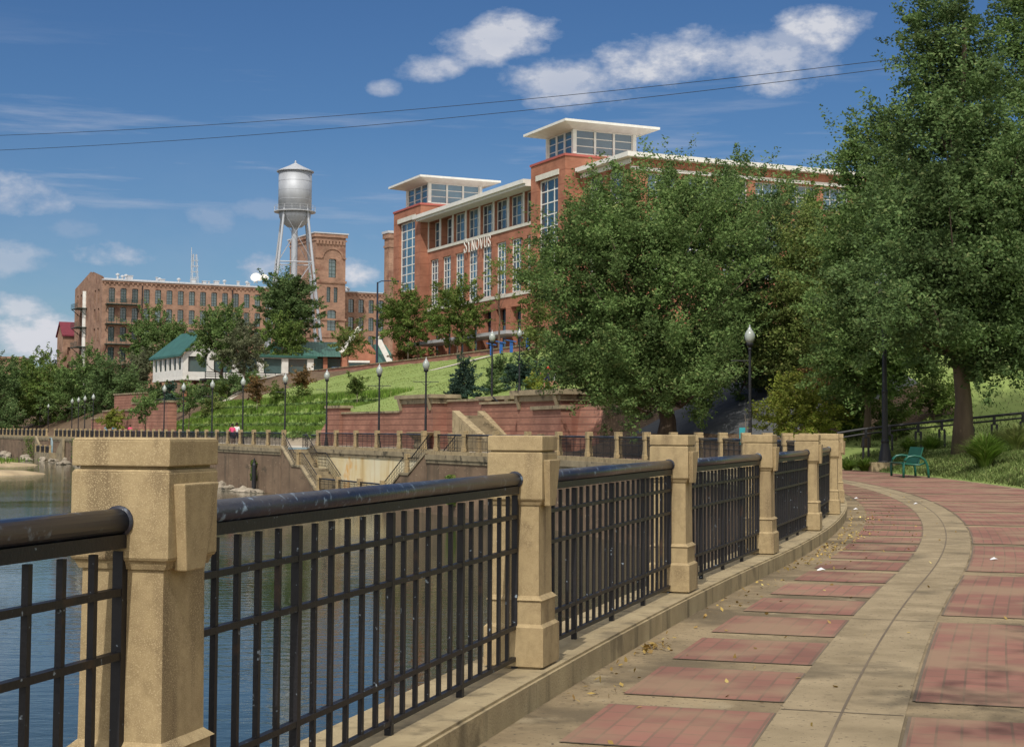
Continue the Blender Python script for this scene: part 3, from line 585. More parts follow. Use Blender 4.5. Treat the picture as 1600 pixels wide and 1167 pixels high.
LP = [(1172, 62, 1, 'lamp post on the promenade before the cloth covered bank, right of the big tree'), (811, None, 0, 'short lamp post on top of the tall brick bastion'),
      (768, None, 0, 'lamp post rising at the head of the garden stairs'), (665, 91, -1, 'lamp post with short arm standing by the round stone planter'),
      (592, 100, -1, 'lamp post with short arm in front of the lowest part of the brick terrace wall'), (510, 110, 0, 'lamp post at the left end of the brick terrace wall'),
      (445, 118, 0, 'lamp post beside the left stair opening, before the grass steps'), (379, 126, 0, 'lamp post just right of the two strollers'), (331, 134, 0, 'lamp post left of the two strollers, before the grass steps'),
      (286, 143, 0, 'lamp post before the small tree at the foot of the pale slope path'), (256, 149, 0, 'lamp post at the right end of the far-left brick retaining wall'),
      (145, 190, 0, 'first lamp post left of the brick retaining wall, before dark riverside trees'), (132, 200, 0, 'second lamp post left of the brick retaining wall, before dark riverside trees'),
      (122, 210, 0, 'third lamp post left of the brick retaining wall, before dark riverside trees'), (112, 220, 0, 'fourth lamp post left of the brick retaining wall, before dark riverside trees'),
      (75, 270, 0, 'small lamp post in front of the riverside trees above the sunken landing'), (62, 285, 0, 'smallest lamp post, last one visible among the far-left trees')]
_lp = lamp_proto(); first = True
for px, Y, arm, lb in LP:
    if px == 811: P = pt(s_at(811, 8.4), 8.4, 3.6); sc_ = .7
    elif px == 768: P = pt(s_at(768, 9.6), 9.6, 2.2); sc_ = 1
    else: q = at(px, 672, Y); P = np.array([q[0], Y, 0]); sc_ = 1
    if px == 811: P = np.array([P[0], P[1], zt(840, 609, 7.2)-.02])
    o = _lp if first else copy_tree(_lp); first = False; o.location = tuple(P); o.scale = (sc_,)*3; tag(o, lb, 'lamp post', 'lamp posts along the promenade')
    if arm:
        b = MB(); b.tube([(0, 0, 4.05), (arm*-.75, 0, 4.05)], .022, 6); b.tube([(0, 0, 3.8), (arm*-.3, 0, 4.05)], .015, 6); a_ = b.build('banner_arm', MT['iron_far'], o)
# lamp on the lawn among the right trees
P = at(1383, 690, 50); o = copy_tree(_lp); o.location = (P[0], 50, gz(P[0], 50)+.05); o.scale = (1.35, 1.35, 1.15); tag(o, 'lamp post on a concrete plinth behind the bench, its top hidden in oak leaves', 'lamp post', 'lamp posts along the promenade')
b = MB(); b.box(-.42, .42, -.42, .42, -.4, .2); q = b.build('plinth', MT['kerb'], o); q.location = (0, 0, -.1)
# ================================================================= BUILDINGS
def wall_grid(mb, O, A, I, Lh, z0, z1, ops, depth, arch=False, back=True):
    """wall in the plane O + a*A + z*Z with rectangular openings (a0,a1,z0,z1); reveals go inwards along I"""
    O = np.array(O, float); A = np.array(A, float); I = np.array(I, float); Z = np.array([0, 0, 1.0])
    P = lambda a, z, d=0: O+A*a+Z*z+I*d
    xs = sorted(set([0, Lh]+[o[0] for o in ops]+[o[1] for o in ops])); zs = sorted(set([z0, z1]+[o[2] for o in ops]+[o[3] for o in ops]))
    for i in range(len(xs)-1):
        for j in range(len(zs)-1):
            xm = (xs[i]+xs[i+1])/2; zm = (zs[j]+zs[j+1])/2
            if any(o[0] < xm < o[1] and o[2] < zm < o[3] for o in ops): continue
            mb.add([P(xs[i], zs[j]), P(xs[i+1], zs[j]), P(xs[i+1], zs[j+1]), P(xs[i], zs[j+1])], [(0, 1, 2, 3)])
    for a0, a1, b0, b1 in ops:
        for (p, q) in (((a0, b0), (a1, b0)), ((a1, b0), (a1, b1)), ((a1, b1), (a0, b1)), ((a0, b1), (a0, b0))):
            mb.add([P(p[0], p[1]), P(p[0], p[1], depth), P(q[0], q[1], depth), P(q[0], q[1])], [(0, 1, 2, 3)])
        if arch:   # curved head: corner fillers flush with the wall
            wd = (a1-a0)/2; r = wd*.38; n = 5; cen = (a0+a1)/2
            arc = [(cen+wd*math.cos(PI*k/(2*n)), b1-r+r*math.sin(PI*k/(2*n))) for k in range(n+1)]
            for sg in (1, -1):
                pts = [P(cen+sg*(x-cen), z, .02) for x, z in arc]; c = P(cen+sg*wd, b1, .02)
                mb.add(pts+[c], [(k, k+1, n+1) if sg > 0 else (k+1, k, n+1) for k in range(n)])
    return mb
def win_meshes(wd, h, cols, rows, bar=.07, fr=.12, mf='white', mg='glass', dp=.12):
    f = MB(); f.box(0, wd, 0, dp, 0, fr); f.box(0, wd, 0, dp, h-fr, h); f.box(0, fr, 0, dp, fr, h-fr); f.box(wd-fr, wd, 0, dp, fr, h-fr)
    for i in range(1, cols): x = wd*i/cols; f.box(x-bar/2, x+bar/2, .01, dp-.02, fr, h-fr)
    for j in range(1, rows): z = h*j/rows; f.box(fr, wd-fr, .025, dp-.035, z-bar/2, z+bar/2)
    g = MB(); g.box(fr*.5, wd-fr*.5, dp*.6, dp*.75, fr*.5, h-fr*.5)
    return f.mesh('window', MT[mf]), g.mesh('pane', MT[mg])
def put_win(ms, root, loc, rz, name='window'):
    w_ = link(name, ms[0], root); w_.location = tuple(loc); w_.rotation_euler = (0, 0, rz); link('pane', ms[1], w_); return w_

# ---- office building: local x = along the front (to the right), local y = along the river facade (away), z absolute
ANG = math.atan2(.418, .908); C0 = at(882, 600, 173)
OF = empty('office_building', (C0[0], 173, 0), ANG); tag(OF, 'large red brick office building with white cornices and two glass topped corner towers', 'building')
Xn = (-1, 0, 0)
def tower(y0, y1, x1, zt_, wtop, wbot):
    b = MB(); L_ = y1-y0; mid = (y0+y1)/2
    # river face at x=0 facing -x, running from y1 (left in the picture) to y0
    wall_grid(b, (0, y1, 0), (0, -1, 0), (1, 0, 0), L_, 6, zt_, [(L_*.2, L_*.8, wbot, wtop)], .45)
    wall_grid(b, (0, y0, 0), (1, 0, 0), (0, 1, 0), x1, 6, zt_, [], .3)
    wall_grid(b, (x1, y1, 0), (-1, 0, 0), (0, -1, 0), x1, 6, zt_, [], .3); wall_grid(b, (x1, y0, 0), (0, 1, 0), (-1, 0, 0), L_, 6, zt_, [], .3)
    b.add([(0, y0, zt_), (x1, y0, zt_), (x1, y1, zt_), (0, y1, zt_)], [(0, 1, 2, 3)])
    b.build('tower_wall', MT['office'], OF)
    ww = L_*.6; hh = wtop-wbot
    put_win(win_meshes(ww, hh, 3, 8, .13, .22), OF, (.4, y1-L_*.2, wbot), -PI/2, 'tower_window')
    b = MB(); b.box(-.14, .05, y0+L_*.17, y1-L_*.17, wtop+.003, wtop+.62); b.build('lintel', MT['cream'], OF)
    b = MB(); b.box(-.12, x1+.12, y0-.12, y1+.12, zt_+.003, zt_+.26); b.build('red_coping', MT['red_edge'], OF)
    # glass lantern
    lx0, ly0, lx1, ly1 = 1.7, y0+1.2, 9.4, y1-1.1; z0 = zt_+.38; h = 2.75
    b = MB()
    b.box(lx0-.1, lx1+.1, ly0-.1, ly1+.1, z0, z0+.15)
    b.build('lantern_sill', MT['white'], OF)
    for cx, cy in ((lx0, ly0), (lx1, ly0), (lx0, ly1), (lx1, ly1)):
        q = MB(); q.box(cx-.22, cx+.22, cy-.22, cy+.22, z0+.15, z0+h+.3); q.build('corner_mullion', MT['white'], OF)
    msx = win_meshes(lx1-lx0-.44, h, 3, 3, .09, .1); msy = win_meshes(ly1-ly0-.44, h, 3, 3, .09, .1)
    for ms_, loc, rz in ((msx, (lx0+.22, ly0-.05, z0+.15), 0), (msx, (lx1-.22, ly1+.05, z0+.15), PI), (msy, (lx0-.05, ly1-.22, z0+.15), -PI/2), (msy, (lx1+.05, ly0+.22, z0+.15), PI/2)):
        wo = put_win(ms_, OF, loc, rz, 'lantern_window')
        wd = lx1-lx0 if ms_ is msx else ly1-ly0
        for k in (1, 2): q = MB(); q.box((wd-.44)*k/3-.13, (wd-.44)*k/3+.13, -.06, .16, .1, h-.1); q.build('mullion', MT['white'], wo)
    o_ = 2.1; zr = z0+h+.15; b = MB()
    b.hexa([(lx0-.3, ly0-.3, zr), (lx1+.3, ly0-.3, zr), (lx1+.3, ly1+.3, zr), (lx0-.3, ly1+.3, zr), (lx0-o_, ly0-o_, zr+.42), (lx1+o_, ly0-o_, zr+.42), (lx1+o_, ly1+o_, zr+.42), (lx0-o_, ly1+o_, zr+.42)])
    b.box(lx0-o_-.1, lx1+o_+.1, ly0-o_-.1, ly1+o_+.1, zr+.422, zr+.7)
    b.build('lantern_roof', MT['white'], OF)
tower(0, 8.9, 10.5, 31.9, 30.0, 19.0)
tower(44.1, 54.6, 11, 32.1, 30.4, 20.6)
# middle river facade, set back 1.2
XF = 1.2; y0, y1 = 8.9, 44.1; nb = 8; bw = (y1-y0)/nb
ops = []
for i in range(nb):
    a = i*bw; ops += [(a+.25, a+bw-.25, 26.0, 29.66), (a+.75, a+bw-.75, 17.9, 24.4), (a+.7, a+bw-.7, 9.0, 16.2)]
b = MB(); wall_grid(b, (XF, y1, 0), (0, -1, 0), (1, 0, 0), y1-y0, 6, 30.0, ops, 1.1); b.box(XF+1.3, 18, y0, y1, 6, 29.9)
b.build('river_facade', MT['office'], OF)
cl = win_meshes(bw-.5, 3.64, 3, 3, .06, .1); tl = win_meshes(bw-1.5, 6.5, 3, 7, .1, .15)
gd = win_meshes(bw-1.4, 7.2, 3, 4, .1, .15, 'dark')
for i in range(nb):
    yT = y1-i*bw
    put_win(cl, OF, (XF+(.9 if i < 2 else .35), yT-.25, 26.0), -PI/2, 'clerestory_window')
    put_win(tl, OF, (XF+.22, yT-.75, 17.9), -PI/2, 'tall_window')
    put_win(gd, OF, (XF+.95, yT-.7, 9.0), -PI/2, 'arcade_glazing')
for i in range(nb+1):
    yT = y1-i*bw; q = MB(); q.box(XF-.12, XF+.3, yT-.19, yT+.19, 25.95, 29.7); q.build('white_column', MT['white'], OF)
b = MB(); b.box(XF-.15, XF+.1, y0+.01, y1-.01, 25.55, 25.93); b.build('sill_band', MT['cream'], OF)
b = MB(); b.box(XF-.12, XF+.1, y0+.01, y1-.01, 17.45, 17.85); b.build('lower_sill_band', MT['cream'], OF)
b = MB(); b.box(-.7, 18, y0+.01, y1-.01, 29.7, 30.0); b.box(-1.0, 18.2, y0+.01, y1+.6, 30.003, 30.5); b.build('eave', MT['white'], OF)
b = MB()
b.hexa([(-2.2, y0+2, 12.55), (XF, y0+2, 12.55), (XF, y1-1, 12.55), (-2.2, y1-1, 12.55), (-2.2, y0+2, 12.95), (XF, y0+2, 12.95), (XF, y1-1, 12.95), (-2.2, y1-1, 12.95)])
b.build('canopy', MT['steel'], OF)
# front wing projecting to the right
wx0, wx1, wy0, wy1 = 2.0, 40.0, -11.5, 14
ops = [(1.2+k*4.6, 1.2+k*4.6+3.9, 26.0, 29.3) for k in range(2)] + [(1.5+k*4.6, 4.5+k*4.6, 17.9, 24.4) for k in range(2)]
b = MB(); wall_grid(b, (wx0, 0, 0), (0, -1, 0), (1, 0, 0), -wy0, 6, 30, ops, .8)
ops = [(2+k*4.5, 5.6+k*4.5, 26.0, 28.6) for k in range(8)] + [(2.3+k*4.5, 5.3+k*4.5, 17.9, 24.4) for k in range(8)]
wall_grid(b, (wx0, wy0, 0), (1, 0, 0), (0, 1, 0), wx1-wx0, 6, 30, ops, .8); b.add([(wx1, wy0, 6), (wx1, wy1, 6), (wx1, wy1, 30), (wx1, wy0, 30)], [(0, 1, 2, 3)])
b.box(wx0+1, wx1-.1, wy0+1, wy1, 6, 29.8); b.build('front_wing_wall', MT['office'], OF)
c1 = win_meshes(3.9, 3.3, 3, 3, .07, .12); c2 = win_meshes(3.0, 6.5, 3, 7, .12, .17); c3 = win_meshes(3.6, 2.6, 3, 2, .07, .12)
for k in range(2):
    put_win(c1, OF, (wx0+.6, -1.2-k*4.6, 26), -PI/2, 'clerestory_window'); put_win(c2, OF, (wx0+.4, -1.5-k*4.6, 17.9), -PI/2, 'tall_window')
for k in range(8):
    put_win(c3, OF, (wx0+2+k*4.5, wy0+.4, 26), 0, 'clerestory_window'); put_win(c2, OF, (wx0+2.3+k*4.5, wy0+.4, 17.9), 0, 'tall_window')
b = MB(); b.box(wx0-.9, wx1+.9, wy0-.9, -.25, 30.003, 30.5); b.box(wx0+.3, wx1+.9, -.25, wy1, 30.003, 30.5); b.build('front_eave', MT['white'], OF)
b = MB(); b.box(wx0-.1, wx1+.05, wy0-.12, wy0+.1, 28.75, 29.1); b.box(wx0-.12, wx0+.1, wy0, -.05, 29.42, 29.97); b.build('front_band', MT['white'], OF)
b = MB(); b.box(wx0-.12, wx0+.1, wy0, -.05, 25.55, 25.93); b.build('front_sill_band', MT['cream'], OF)
# roof lettering, serif capitals hung on the facade
def letters(word, hb, hs, depth, gap):
    mb_ = MB(); x = 0.0; T = .15; tn = .075; sv = .05
    def st(p, w_=T):   # polyline of bars, coordinates scaled
        for (xa, za), (xb, zb) in zip(p[:-1], p[1:]):
            dx, dz = xb-xa, zb-za; l_ = math.hypot(dx, dz) or 1; nx, nz_ = -dz/l_*w_/2, dx/l_*w_/2; ex, ez = dx/l_*w_*.2, dz/l_*w_*.2
            q = [(xa-ex+nx, za-ez+nz_), (xa-ex-nx, za-ez-nz_), (xb+ex-nx, zb+ez-nz_), (xb+ex+nx, zb+ez+nz_)]
            mb_.add([(a_, 0, b_) for a_, b_ in q]+[(a_, depth, b_) for a_, b_ in q], [(3, 2, 1, 0), (4, 5, 6, 7), (0, 1, 5, 4), (1, 2, 6, 5), (2, 3, 7, 6), (3, 0, 4, 7)])
    for i, ch in enumerate(word):
        h = hb if i == 0 else hs; W = h*{'S': .56, 'Y': .72, 'N': .8, 'O': .82, 'V': .78, 'U': .76}[ch]; t = T*h/1.6; s_ = tn*h/1.6
        X = lambda f: x+f*W; Zf = lambda f: f*h
        sf = lambda fx, fz, wd=.16: st([(X(fx)-wd*h, Zf(fz)), (X(fx)+wd*h, Zf(fz))], sv*h/1.6*1.3)
        if ch == 'O': st([(X(.5+.42*math.cos(a_)), Zf(.5+.47*math.sin(a_))) for a_ in np.linspace(0, 2*PI, 19)], t*.85)
        elif ch == 'S':
            pts = [(.88, .8), (.8, .92), (.55, .97), (.25, .93), (.12, .78), (.2, .62), (.5, .52), (.8, .4), (.88, .22), (.75, .07), (.45, .02), (.2, .06), (.1, .2)]
            st([(X(a_), Zf(b_)) for a_, b_ in pts], t*.8); st([(X(.88), Zf(.7)), (X(.88), Zf(.98))], s_*.7); st([(X(.1), Zf(.02)), (X(.1), Zf(.3))], s_*.7)
        elif ch == 'Y': st([(X(.5), Zf(0)), (X(.5), Zf(.48))], t); st([(X(.5), Zf(.48)), (X(.12), Zf(.98))], t); st([(X(.5), Zf(.48)), (X(.88), Zf(.98))], s_); sf(.5, .02); sf(.12, .98, .14); sf(.88, .98, .12)
        elif ch == 'N': st([(X(.15), Zf(0)), (X(.15), Zf(.98))], s_); st([(X(.85), Zf(0)), (X(.85), Zf(.98))], s_); st([(X(.15), Zf(.98)), (X(.85), Zf(.02))], t); sf(.15, .02, .12); sf(.85, .98, .12); sf(.1, .98, .08)
        elif ch == 'V': st([(X(.1), Zf(.98)), (X(.5), Zf(.02))], t); st([(X(.5), Zf(.02)), (X(.9), Zf(.98))], s_); sf(.1, .98, .14); sf(.9, .98, .12)
        elif ch == 'U': st([(X(.16), Zf(.98)), (X(.16), Zf(.3)), (X(.25), Zf(.1)), (X(.5), Zf(.02)), (X(.75), Zf(.1)), (X(.86), Zf(.3)), (X(.86), Zf(.98))], t*.8); sf(.16, .98, .14); sf(.86, .98, .12)
        x += W+gap
    return mb_, x
lm, tw = letters('SYNOVUS', 1.75, 1.4, .1, .2); o = lm.build('lettering', MT['white'], OF); sx = 8.7/tw; o.location = (XF-.45, 30.7, 24.1); o.rotation_euler = (0, 0, -PI/2); o.scale = (sx, 1, 1.03)

# ---- old mill
MA = math.atan2(30, 56); P0 = at(157, 600, 315)
ML = empty('old_mill', (P0[0], 315, 0), MA); tag(ML, 'long four storey old brick mill with rows of arched windows behind the trees at left', 'building')
LEN = 92; TOPZ = 31.2; bay = 2.37; rows = [28.3, 24.4, 20.4, 16.3, 12.2]; nbay = 38
ops = []; wpos = []
for i in range(nbay):
    for r_ in rows:
        a = 1.3+i*bay
        if i >= 17 and i <= 20: continue
        ops.append((a, a+1.28, r_-1.5, r_+1.45)); wpos.append((a, r_-1.5, r_))
b = MB(); wall_grid(b, (0, 0, 0), (1, 0, 0), (0, 1, 0), LEN, 6, TOPZ, ops, .5, arch=True)
# gabled end wall facing left
W = 24.5; eops = [(W-2.5-k*3.1-1.2, W-2.5-k*3.1, r_-1.5, r_+1.3) for k in (0, 1, 4, 5, 6) for r_ in rows]
wall_grid(b, (0, W, 0), (0, -1, 0), (1, 0, 0), W, 6, TOPZ, eops, .5, arch=True)
b.add([(0, W, TOPZ), (0, 0, TOPZ), (0, 1.5, TOPZ+.9), (0, W*.42, TOPZ+2.6)], [(0, 1, 2, 3)]); b.add([(.5, W, TOPZ), (.5, 0, TOPZ), (.5, 1.5, TOPZ+.9), (.5, W*.42, TOPZ+2.6)], [(3, 2, 1, 0)])
b.add([(LEN, 0, 6), (LEN, W, 6), (LEN, W, TOPZ), (LEN, 0, TOPZ)], [(0, 1, 2, 3)]); b.box(1, LEN-1, 1, W-1, 6, TOPZ-.2)
for k in range(int(LEN/.95)): b.box(.3+k*.95, .62+k*.95, -.22, -.003, TOPZ-.75, TOPZ-.35)
b.box(-.05, LEN, -.25, -.003, TOPZ-.35, TOPZ-.02)
b.build('mill_wall', MT['mill'], ML)
b = MB(); b.hexa([(-.1, -.4, TOPZ), (LEN, -.4, TOPZ), (LEN, W*.52, TOPZ+1.0), (.6, W*.52, TOPZ+1.4), (.6, -.4, TOPZ+.25), (LEN, -.4, TOPZ+.25), (LEN, W*.52, TOPZ+1.3), (.6, W*.52, TOPZ+1.7)])
b.hexa([(.6, W*.52, TOPZ+1.4), (LEN, W*.52, TOPZ+1.0), (LEN, W+.4, TOPZ), (.6, W+.4, TOPZ), (.6, W*.52, TOPZ+1.7), (LEN, W*.52, TOPZ+1.3), (LEN, W+.4, TOPZ+.25), (.6, W+.4, TOPZ+.25)])
b.build('mill_roof', MT['roof_grey'], ML)
mw = win_meshes(1.28, 2.95, 2, 5, .05, .1, 'balcony', 'glass_mill', .14); cnt = 0
for a, z, r_ in wpos:
    if r_ < 13: continue
    if cnt < 98 and r_ > 16 and not (a > 50 and a < 52) and (r_ > 20 or a < 14 or a > 42): put_win(mw, ML, (a, .25, z), 0); cnt += 1
b = MB(); g = MB()
b2 = MB(); b2.box(.6, LEN-.6, .52, .56, 6.5, TOPZ-1); b2.build('dark_interior', MT['dark'], ML)
b2 = MB(); b2.box(.52, .56, .6, W-.6, 6.5, TOPZ-1); b2.build('end_interior', MT['dark'], ML)
for r_ in (24.4+1.9, 20.4+1.9, 16.3+1.9, 12.2+1.9):     # balconies with rail and struts
    for kind, x0_, x1_ in (('f', .6, 7.6), ('e', W-11.5, W-5.5)):
        q = MB()
        if kind == 'f':
            q.box(x0_, x1_, -1.6, -.01, r_, r_+.14)
            for z in (.5, .8, 1.1): q.box(x0_, x1_, -1.6, -1.55, r_+z, r_+z+.05)
            for k in range(8): x = x0_+(x1_-x0_)*k/7; q.box(x-.04, x+.04, -1.6, -1.54, r_+.14, r_+1.1)
            for x in (x0_+.2, x1_-.2): q.beam((x, -1.4, r_), (x, -.02, r_-1.3), .12, .12)
        else:
            q.box(-2.0, -.01, x0_, x1_, r_, r_+.14)
            for z in (.5, .8, 1.1): q.box(-2.0, -1.95, x0_, x1_, r_+z, r_+z+.05)
            for k in range(7): x = x0_+(x1_-x0_)*k/6; q.box(-2.0, -1.94, x-.04, x+.04, r_+.14, r_+1.1)
            for x in (x0_+.2, x1_-.2): q.beam((-1.8, x, r_), (-.02, x, r_-1.5), .12, .12)
        q.build('balcony', MT['balcony'], ML)
q = MB(); q.tube([(-.15, W*.52+1.6, 8), (-.15, W*.52+1.6, 30)], .5, 8); q.build('white_pipe', MT['white'], ML)
for x in (8.1, 27.2, 38.5, 62): q = MB(); q.tube([(x, -.12, 6), (x, -.12, TOPZ-.4)], .1, 6); q.build('downpipe', MT['iron_far'], ML)
def on_roof(x, y): f = y/(W*.52); return TOPZ+.25+f*(1.45-(x/LEN)*.4)
q = MB()
for dx, dy in ((0, 0), (1.3, 0), (0, 1.3), (1.3, 1.3)): q.beam((20+dx, 5+dy, on_roof(20, 5)-.2), (20+.35+dx*.5, 5.35+dy*.5, on_roof(20, 5)+6.2), .12, .12)
for z in (1.2, 2.4, 3.6, 4.8): q.box(20, 21.4, 5, 5.08, on_roof(20, 5)+z, on_roof(20, 5)+z+.08); q.box(20, 21.4, 6.2, 6.28, on_roof(20, 5)+z, on_roof(20, 5)+z+.08)
q.beam((19.9, 5.5, on_roof(20, 5)), (19.9, 5.5, on_roof(20, 5)+7.6), .1, .1); q.build('roof_antenna', MT['steel'], ML)
for i, (x, y, r_) in enumerate([(34, 5, 1.1), (36, 5.4, .9), (35, 7, 1.0)]):
    q = MB(); q.lathe([(0, -.1), (r_*.7, .1), (r_, .5)], 12); q.tube([(0, 0, 0), (.0, .0, -1.6)], .15, 6); o = q.build('roof_dish', MT['white'], ML); o.location = (x, y, on_roof(x, y)+1.7); o.rotation_euler = (R(60), 0, R(20*i-30))
random.seed(4)
for k in range(26):
    x = random.uniform(3, 60); y = random.uniform(2, 9); h = random.uniform(.25, .8); q = MB(); wd = random.uniform(.3, 1.1)
    if k % 2: q.box(-wd/2, wd/2, -wd/2, wd/2, -.3, h); q.box(-wd/2-.1, wd/2+.1, -wd/2-.1, wd/2+.1, h, h+.12)
    else: q.lathe([(.2, -.3), (.2, h), (.4, h+.05), (.4, h+.3), (.1, h+.45)], 8)
    o = q.build('roof_vent', MT['roof_grey'], ML); o.location = (x, y, on_roof(x, y))
q = MB()
for x0_ in (44, 50): 
    for k in range(5): q.box(x0_+k, x0_+k+.06, 4, 4.06, on_roof(48, 4), on_roof(48, 4)+1.1)
    q.box(x0_, x0_+4.1, 4, 4.06, on_roof(48, 4)+1.05, on_roof(48, 4)+1.12)
q.build('roof_rail', MT['steel'], ML)
# stair tower of the mill
tx0, tx1 = 42.0, 48.8; ty0 = -9.5; tz = 42.4
TW = empty('mill_tower', (0, 0, 0)); TW.parent = ML
b = MB(); tops = [(3.0, 4.7, 33.2, 37.2), (2.6, 3.5, 28.0, 31.2), (4.2, 5.1, 28.0, 31.2), (2.8, 4.8, 22.0, 26.4), (2.8, 4.8, 15.0, 19.5)]
wall_grid(b, (tx0, ty0, 0), (1, 0, 0), (0, 1, 0), tx1-tx0, 6, tz, tops, .6, arch=True)
wall_grid(b, (tx0, 6, 0), (0, -1, 0), (1, 0, 0), 6-ty0, 6, tz, [(12.5, 13.8, 22, 26)], .5, arch=True); wall_grid(b, (tx1, ty0, 0), (0, 1, 0), (-1, 0, 0), 6-ty0, 6, tz, [], .5)
b.box(tx0+1, tx1-1, ty0+1, 6, 6, tz-.3)
for z, t_, d_ in ((tz-.7, .7, .35), (tz-1.5, .3, .22), (tz-10.2, .35, .25), (tz-18.2, .4, .25), (32.0, .25, .2), (20.6, .3, .2)):
    b.box(tx0-d_, tx1+d_, ty0-d_, ty0-.003, z, z+t_); b.box(tx0-d_, tx0-.003, ty0, 6, z, z+t_)
for k in range(9): b.box(tx0+.15+k*.75, tx0+.6+k*.75, ty0-.3, ty0-.004, tz-2.2, tz-1.52)
arc = [(3.85+2.3*math.cos(a_), 37.4+2.0*math.sin(a_)) for a_ in np.linspace(PI, 0, 12)]
for (xa, za), (xb, zb) in zip(arc[:-1], arc[1:]): b.beam((tx0+xa, ty0-.1, za), (tx0+xb, ty0-.1, zb), .2, .35)
b.box(tx0-.1, tx0+1.5, ty0-.2, ty0-.004, 37.2, 37.5); b.box(tx1-.7, tx1+.1, ty0-.2, ty0-.004, 37.2, 37.5)
b.build('tower_wall', MT['mill'], TW); b = MB(); b.box(tx0-.5, tx1+.5, ty0-.5, 6.5, tz, tz+.25); b.build('tower_cap', MT['roof_grey'], TW)
for a0, a1, z0, z1 in tops: put_win(win_meshes(a1-a0, z1-z0, 2, 5, .06, .1, 'balcony', 'glass_mill', .14), ML, (tx0+a0, ty0+.3, z0), 0, 'tower_window')
# brick chimney seen beside the office building
P = at(611, 600, 322); b = MB(); b.box(-1.25, 1.25, -1.25, 1.25, 0, 39.5); b.box(-1.55, 1.55, -1.55, 1.55, 39.5, 40.5); b.box(-1.4, 1.4, -1.4, 1.4, 37.6, 38.1)
o = b.build('brick_chimney', MT['mill']); o.location = (P[0], 322, 1.2); tag(o, 'dark square brick chimney squeezed behind the left edge of the office building', 'chimney'); o.rotation_euler = (0, 0, MA)
q = MB(); q.box(-1.7, 1.7, -1.7, 1.7, 40.503, 41.0); q.build('chimney_cap', MT['roof_grey'], o)
# small brick house with dark red roof, left of the mill
P = at(97, 600, 345); HZ = float(at(100, 524, 345)[2]); o = empty('brick_house', (P[0], 345, 0), R(28)); tag(o, 'narrow brick building with dark red gable roof left of the old mill', 'building')
b = MB(); W2 = 5.4
wall_grid(b, (0, 0, 0), (1, 0, 0), (0, 1, 0), 6, 6, HZ, [(1+k*1.6, 1.7+k*1.6, z, z+1.6) for k in range(3) for z in (HZ-4.2, HZ-8, HZ-12)], .3)
wall_grid(b, (0, 6, 0), (0, -1, 0), (1, 0, 0), 6, 6, HZ, [], .3); b.add([(0, 6, HZ), (0, 0, HZ), (0, 3, HZ+2.9)], [(0, 1, 2)]); b.box(.5, 6, .5, 5.9, 6, HZ-.1)
b.build('house_wall', MT['mill'], o); b = MB()
b.hexa([(-.3, -.4, HZ-.2), (6.4, -.4, HZ-.2), (6.4, 3, HZ+2.9), (-.3, 3, HZ+2.9), (-.3, -.4, HZ+.1), (6.4, -.4, HZ+.1), (6.4, 3, HZ+3.2), (-.3, 3, HZ+3.2)])
b.hexa([(-.3, 3, HZ+2.9), (6.4, 3, HZ+2.9), (6.4, 6.4, HZ-.2), (-.3, 6.4, HZ-.2), (-.3, 3, HZ+3.2), (6.4, 3, HZ+3.2), (6.4, 6.4, HZ+.1), (-.3, 6.4, HZ+.1)])
b.build('house_roof', mat('dark_red_roof', (.17, .03, .045), (.14, .025, .04)), o)
# far-left low brick block
P = at(-5, 600, 360); o = empty('brick_block', (P[0]-10, 360, 0), R(8)); tag(o, 'low flat brick block at the far left edge behind the riverside trees', 'building')
b = MB(); zt2 = float(at(10, 560, 360)[2]); wall_grid(b, (0, 0, 0), (1, 0, 0), (0, 1, 0), 15, 2, zt2, [(2+k*2.4, 3.2+k*2.4, zt2-4.5, zt2-2.3) for k in range(5)], .4); b.box(.1, 14.9, .5, 12, 2, zt2-.1); b.add([(15, 0, 2), (15, 12, 2), (15, 12, zt2), (15, 0, zt2)], [(0, 1, 2, 3)]); b.build('block_wall', MT['mill'], o)
b = MB(); b.box(-.3, 15.3, -.3, 12.3, zt2, zt2+.5); b.build('parapet', MT['mill'], o)

# ---- water tower
P = at(461, 310, 275); g0 = 9.0; k_ = 275/2444
WT = empty('water_tower', (P[0], 275, 0)); tag(WT, 'silver water tower with conical roof on tall splayed legs', 'water tower')
zc = lambda py: float(at(461, py, 275)[2])
rT = 26.0*k_; zb, ztp = zc(331), zc(269); b = MB(); b.lathe([(rT, zb), (rT, ztp)], 40); o = b.build('tank', MT['silver'], WT, False)
o.data.polygons.foreach_set('use_smooth', [len(p.vertices) == 4 for p in o.data.polygons])
b = MB()
for z in np.linspace(zb+.4, ztp-.1, 5)[1:-1]: b.lathe([(rT+.02, z-.03), (rT+.03, z), (rT+.02, z+.03)], 40)
b.build('plate_seams', MT['silver'], WT)
b = MB(); b.lathe([(rT*.05, zc(357)), (rT*.45, zc(355)), (rT*.75, zc(349)), (rT*.93, zc(341)), (rT*.99, zb-.01)], 32); b.build('bowl', MT['silver'], WT, True)
b = MB(); b.lathe([(rT+.35, ztp-.05), (rT+.35, ztp+.1), (rT*.5, zc(261)), (.35, zc(256)), (.05, zc(254))], 32); b.build('roof_cone', MT['silver'], WT)
b = MB(); b.lathe([(.12, zc(255)), (.2, zc(253.5)), (.05, zc(251))], 8); b.build('roof_finial', MT['silver'], WT)
b = MB(); b.lathe([(rT, zb-.15), (rT+.75, zb-.15), (rT+.75, zb-.02), (rT, zb-.02)], 32)
for r_ in (.5, .95):
    b.tube([((rT+.7)*math.cos(a_), (rT+.7)*math.sin(a_), zb+r_) for a_ in np.linspace(0, 2*PI, 33)], .02, 4)
